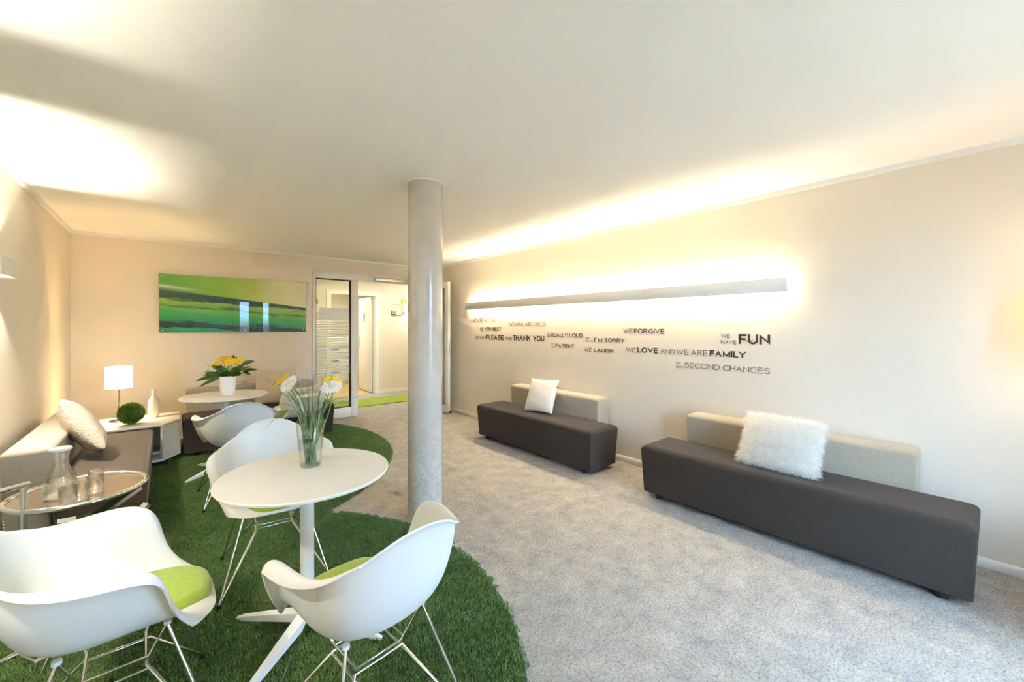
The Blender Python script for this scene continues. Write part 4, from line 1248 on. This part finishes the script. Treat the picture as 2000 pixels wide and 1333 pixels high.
def leaf_mesh(name, base, tip, width, mat, parent, normal=up, droop=.02):
    base, tip = Vector(base), Vector(tip)
    d = tip - base; L_ = d.length; d.normalize()
    s = d.cross(normal); s = s.normalized() if s.length > .05 else Vector((1, 0, 0))
    nn = s.cross(d).normalized()
    V, F = [], []
    n = 9
    for i in range(n):
        f = i / (n - 1)
        w_ = width * (math.sin(PI * min(1, f * .94 + .03)) ** .8) * (1 - .35 * f)
        if i == n - 1: w_ = .0004
        c = base + d * L_ * f + nn * (droop * 4 * f * (1 - f))
        V += [c - s * w_ + nn * w_ * .18, c, c + s * w_ + nn * w_ * .18]
    for i in range(n - 1):
        b = i * 3
        F += [(b, b + 3, b + 4, b + 1), (b + 1, b + 4, b + 5, b + 2)]
    o = obj(name, V, F, mat, parent, True)
    sm = o.modifiers.new('thick', 'SOLIDIFY'); sm.thickness = .0012
    return o
bq = thing('leaf_bouquet', 'dark green leaves spreading from the white vase on the far table', 'foliage', (WX, WY, TT + .135))
O_ = Vector((WX, WY, TT + .135))
LV = [ # base px, tip px, width
 ((430, 735), (382, 745), .030, 'leaf'), ((432, 738), (388, 757), .024, 'leaf'), ((425, 730), (396, 735), .022, 'leaf'), ((470, 715), (498, 706), .030, 'leaf'),
 ((475, 725), (503, 723), .022, 'leaf'), ((474, 726), (491, 733), .018, 'leaf'), ((455, 733), (470, 734), .025, 'leaf'), ((440, 735), (415, 738), .034, 'leaf'),
 ((445, 730), (412, 715), .034, 'leaf'), ((450, 732), (478, 722), .034, 'leaf'), ((440, 735), (425, 722), .032, 'leaf'), ((450, 735), (462, 722), .032, 'leaf'),
 ((445, 735), (443, 718), .032, 'leaf'), ((455, 730), (480, 712), .030, 'leaf'), ((438, 733), (420, 728), .034, 'leaf'), ((448, 736), (458, 736), .03, 'leaf'),
 ((438, 736), (400, 728), .026, 'leaf'), ((450, 734), (490, 716), .026, 'leaf'), ((446, 734), (430, 712), .03, 'leaf'), ((448, 734), (466, 716), .03, 'leaf'), ((440, 737), (405, 742), .026, 'leaf'), ((445, 737), (450, 726), .036, 'leaf'), ((452, 735), (474, 730), .03, 'leaf'), ((443, 736), (430, 732), .034, 'leaf'),
 ((436, 724), (428, 722), .014, 'leaf_l'), ((440, 722), (434, 719), .014, 'leaf_l'), ((442, 724), (447, 719), .014, 'leaf_l'), ((434, 727), (440, 724), .013, 'leaf_l')]
for i, (a, b, w_, mt) in enumerate(LV):
    da = -.04 if mt == 'leaf_l' else random.uniform(-.03, .03)
    db = -.09 if mt == 'leaf_l' else random.uniform(-.10, .02)
    leaf_mesh('leaf', px_at_depth(*a, dW + da) - O_, px_at_depth(*b, dW + db) - O_, w_, mt, bq, up * .6 - back * .8, .012)
for k, (a, b) in enumerate((((458, 715), (455, 694)), ((462, 715), (463, 697)), ((408, 722), (385, 737)), ((408, 715), (404, 712)))):
    tw = tube('twig', [px_at_depth(*a, dW) - O_, px_at_depth(*b, dW) - O_], .0025, 'twig', bq, 6, r2=.001)
for u, v in ((453, 694), (457, 692), (460, 697), (463, 698), (451, 698)):
    leaf_mesh('small_leaf', px_at_depth(457, 703, dW) - O_, px_at_depth(u, v, dW) - O_, .008, 'leaf', bq, -back, .004)

# ================================================================== CHROME SIDE TABLE WITH CARAFE AND GLASSES
EX, EY, EZ, ER = -.319, 2.817, .60, .235
et = thing('chrome_side_table', 'round chrome and glass side table at the left edge', 'side table', (EX, EY, 0))
tube('rim_tube', [(ER * math.cos(2 * PI * k / 64), ER * math.sin(2 * PI * k / 64), EZ) for k in range(64)], .0105, 'chrome', et, 10, closed=True)
M['trayglass'] = plain('smoked_mirror_glass', (.52, .46, .38), .04, .85, var=.02)
lathe('glass_top', [(0, EZ - .008), (ER - .006, EZ - .008), (ER - .006, EZ - .001), (0, EZ - .001)], 'trayglass', et, 64)
px_, py_ = -.463 - EX, 2.63 - EY
pl = tube('post', [(px_, py_, .02), (px_, py_, .715)], .0105, 'chrome', et, 12)
tube('top_handle', [(px_ + .014, py_ + .008, .716), (px_ - .13, py_ - .10, .716)], .011, 'chrome', et, 12)
tube('foot_tube', [(px_, py_, .02), (px_ - .11, py_ - .06, .02)] , .0105, 'chrome', et, 12)
tube('base_tube', [(px_ - .02, py_ + .01, .016), (px_ + .05, py_ - .12, .016), (px_ + .38, py_ + .05, .016), (px_ + .30, py_ + .36, .016), (px_ + .04, py_ + .30, .016), (px_ - .02, py_ + .01, .016)], .0105, 'chrome', et, 10)
for k in range(14):
    V, F = tube_geo([(px_ - .05, py_ - .02, .585 - k * .012), (px_ - .05, py_ - .02, .578 - k * .012)], .003, 6)
    obj('chain_bead', V, F, 'steel', et, True)
# crossed flat bars carrying the top
def flat_bar(name, a, b, w_, t_, par, mat='chrome'):
    a, b = Vector(a), Vector(b); d = (b - a).normalized(); s = d.cross(up).normalized(); q = s.cross(d).normalized()
    V = []
    for p in (a, b):
        for i in (-1, 1):
            for j in (-1, 1): V.append(p + s * w_ * i + q * t_ * j)
    F = [(0, 1, 3, 2), (4, 6, 7, 5), (0, 4, 5, 1), (2, 3, 7, 6), (1, 5, 7, 3), (0, 2, 6, 4)]
    return obj(name, V, F, mat, par)
flat_bar('support_bar', (-.10, -.16, .40), (.20, .06, .545), .028, .009, et)
flat_bar('support_bar', (-.02, -.20, .535), (.02, .20, .41), .028, .009, et)
flat_bar('support_bar', (.02, .02, .20), (.235, .12, .43), .024, .009, et)

def on_tray(x, y): return (x, y, EZ)
ca = thing('water_carafe', 'clear glass carafe half full of water with cream lid', 'carafe', on_tray(-.378, 2.775))
lathe('carafe_glass', [(0, .0005), (.050, .0005), (.054, .006), (.056, .04), (.050, .085), (.030, .135), (.024, .155), (.030, .20), (.033, .212), (.0315, .212), (.0285, .20), (.0225, .155), (.0285, .135), (.0485, .085), (.0545, .04), (.052, .008), (0, .008)], 'rglass', ca, 40)
lathe('carafe_water', [(0, .0085), (.0515, .0085), (.054, .04), (.0505, .075), (0, .075)], 'rwater', ca, 36)
lathe('carafe_lid', [(0, .205), (.027, .205), (.030, .212), (.039, .213), (.040, .220), (.036, .224), (0, .224)], 'bottle', ca, 32)
def tumbler(label, x, y, z=EZ):
    g = thing('tumbler', label, 'drinking glass', (x, y, z), 0, 'tumblers on the chrome side table')
    lathe('glass_wall', [(0, .0), (.026, .0), (.028, .003), (.030, .078), (.0295, .079), (.0285, .078), (.0262, .012), (0, .010)], 'rglass', g, 28)
    return g
tumbler('clear tumbler on the tray nearest the carafe', -.300, 2.665)
tumbler('clear tumbler on the tray right of the carafe, nearest the rim', -.262, 2.735)
tumbler('clear tumbler standing behind the other two on the tray', -.268, 2.835)
tumbler('clear tumbler at the front of the tray group', -.335, 2.60 + .02)

# ================================================================== CUSHIONS
def pillow_mesh(w_, h_, t_, seed=0, nx=26, puff=.42, wr=.004):
    r = np.random.default_rng(seed)
    V = []
    def co(u, v, sgn):
        # corners stick out, edges are drawn in
        x = u * (1 - .07 * (1 - abs(v) ** 2.2) * abs(u) ** 3); y = v * (1 - .07 * (1 - abs(u) ** 2.2) * abs(v) ** 3)
        z = t_ / 2 * ((1 - u * u) * (1 - v * v)) ** puff
        z += wr * math.sin(7 * u + 3 * v + seed) * math.sin(5 * v - 4 * u + 2 * seed) * (1 - u * u) * (1 - v * v)
        return (x * w_ / 2, sgn * z, y * h_ / 2)
    F = []
    n = nx
    for sgn in (1, -1):
        for j in range(n + 1):
            for i in range(n + 1):
                u = -1 + 2 * i / n; v = -1 + 2 * j / n
                u = math.sin(u * PI / 2) * .6 + u * .4; v = math.sin(v * PI / 2) * .6 + v * .4
                V.append(co(u, v, sgn))
    o = (n + 1) ** 2
    for j in range(n):
        for i in range(n):
            a = j * (n + 1) + i; b = a + 1; c = a + n + 2; d = a + n + 1
            F.append((a, d, c, b)); F.append((o + a, o + b, o + c, o + d))
    bm = bmesh.new()
    vs = [bm.verts.new(v) for v in V]
    for f in F: bm.faces.new([vs[i] for i in f])
    bmesh.ops.remove_doubles(bm, verts=bm.verts, dist=1e-5)
    bmesh.ops.recalc_face_normals(bm, faces=bm.faces)
    return bm
def cushion(label, mat, loc, face, lean, roll, w_, h_, t_, seed, cat='cushion', group=None, name='cushion', puff=.42, wr=.004):
    """face: heading (deg) the front looks to; lean: tilt back (deg); roll: rotation in its own plane (deg). front is local -Y"""
    c = thing(name, label, cat, loc, 0, group)
    R = Matrix.Rotation(math.radians(face + 90), 4, 'Z') @ Matrix.Rotation(math.radians(-lean), 4, 'X') @ Matrix.Rotation(math.radians(roll), 4, 'Y')
    bm = pillow_mesh(w_, h_, t_, seed, puff=puff, wr=wr)
    bmesh.ops.transform(bm, matrix=R, verts=bm.verts)
    zmin = min(v.co.z for v in bm.verts)
    bmesh.ops.translate(bm, vec=(0, 0, -zmin), verts=bm.verts)
    cv = from_bm('cushion_cover', bm, mat, c, True)
    return c, cv, R, -zmin
cushion('quilted beige cushion leaning on the warm-tinted dark bench at left', 'quilt', (-.47, 4.26, .42), 14, 28, 16, .43, .43, .17, 3)
c_, cv, R, zo = cushion('square white waffle pillow with orange tag on the bench nearer the pillar', 'waffle', (3.225, 3.30, .42), 180 + 8, 24, -2, .39, .39, .13, 5)
tg = box('fabric_tag', .183, .20, -.003, .003, .10, .125, 'red', c_); tg.matrix_local = Matrix.Translation((0, 0, zo)) @ R
cushion('large beige cushion on the dark bench behind the far table', 'cush_beige', (1.02, 5.72, .42), -90, 22, 4, .46, .44, .14, 8)
fc, fcv, R, zo = cushion('shaggy white fur cushion on the bench at right', 'fur', (3.20, .945, .42), 180, 30, 1, .46, .37, .15, 2)
# fur strands on the shaggy cushion
me = fcv.data
me.calc_loop_triangles()
nv = len(me.vertices)
co = np.empty(nv * 3); me.vertices.foreach_get('co', co); co = co.reshape(-1, 3)
no = np.empty(nv * 3); me.vertex_normals.foreach_get('vector', no); no = no.reshape(-1, 3)
tri = np.array([t.vertices[:] for t in me.loop_triangles])
ar = np.linalg.norm(np.cross(co[tri[:, 1]] - co[tri[:, 0]], co[tri[:, 2]] - co[tri[:, 0]]), axis=1)
NS = 15000
pick = rng.choice(len(tri), NS, p=ar / ar.sum())
b1 = rng.random((NS, 1)); b2 = rng.random((NS, 1)); fl_ = (b1 + b2 > 1); b1 = np.where(fl_, 1 - b1, b1); b2 = np.where(fl_, 1 - b2, b2)
P0 = co[tri[pick, 0]] * (1 - b1 - b2) + co[tri[pick, 1]] * b1 + co[tri[pick, 2]] * b2
N0 = no[tri[pick, 0]] * (1 - b1 - b2) + no[tri[pick, 1]] * b1 + no[tri[pick, 2]] * b2
if np.mean(np.sum(N0 * (P0 - co.mean(0)), 1)) < 0: N0 = -N0
clump = np.sin(P0 * 90 + 3)[:, [1, 2, 0]] * .35
D = N0 + rng.normal(0, .32, (NS, 3)) + clump; D[:, 2] -= .25
D /= np.linalg.norm(D, axis=1, keepdims=True)
Ln = rng.uniform(.025, .05, (NS, 1))
side = np.cross(D, rng.normal(0, 1, (NS, 3))); side /= np.linalg.norm(side, axis=1, keepdims=True)
wd = .0011
mid = P0 + D * Ln * .6; tip = P0 + D * Ln; tip[:, 2] -= (Ln[:, 0] * .22)
Vf = np.stack([P0 - side * wd, P0 + side * wd, mid + side * wd * .8, mid - side * wd * .8, tip], 1)
Vf[:, :, 2] = np.maximum(Vf[:, :, 2], .002)
base = np.arange(NS)[:, None] * 5
Fq = [tuple(x) for x in (base + np.array([0, 1, 2, 3])).tolist()] + [tuple(x) for x in (base + np.array([3, 2, 4])).tolist()]
fu = obj('fur', Vf.reshape(-1, 3), Fq, 'fur', fc); fu['kind'] = 'stuff'
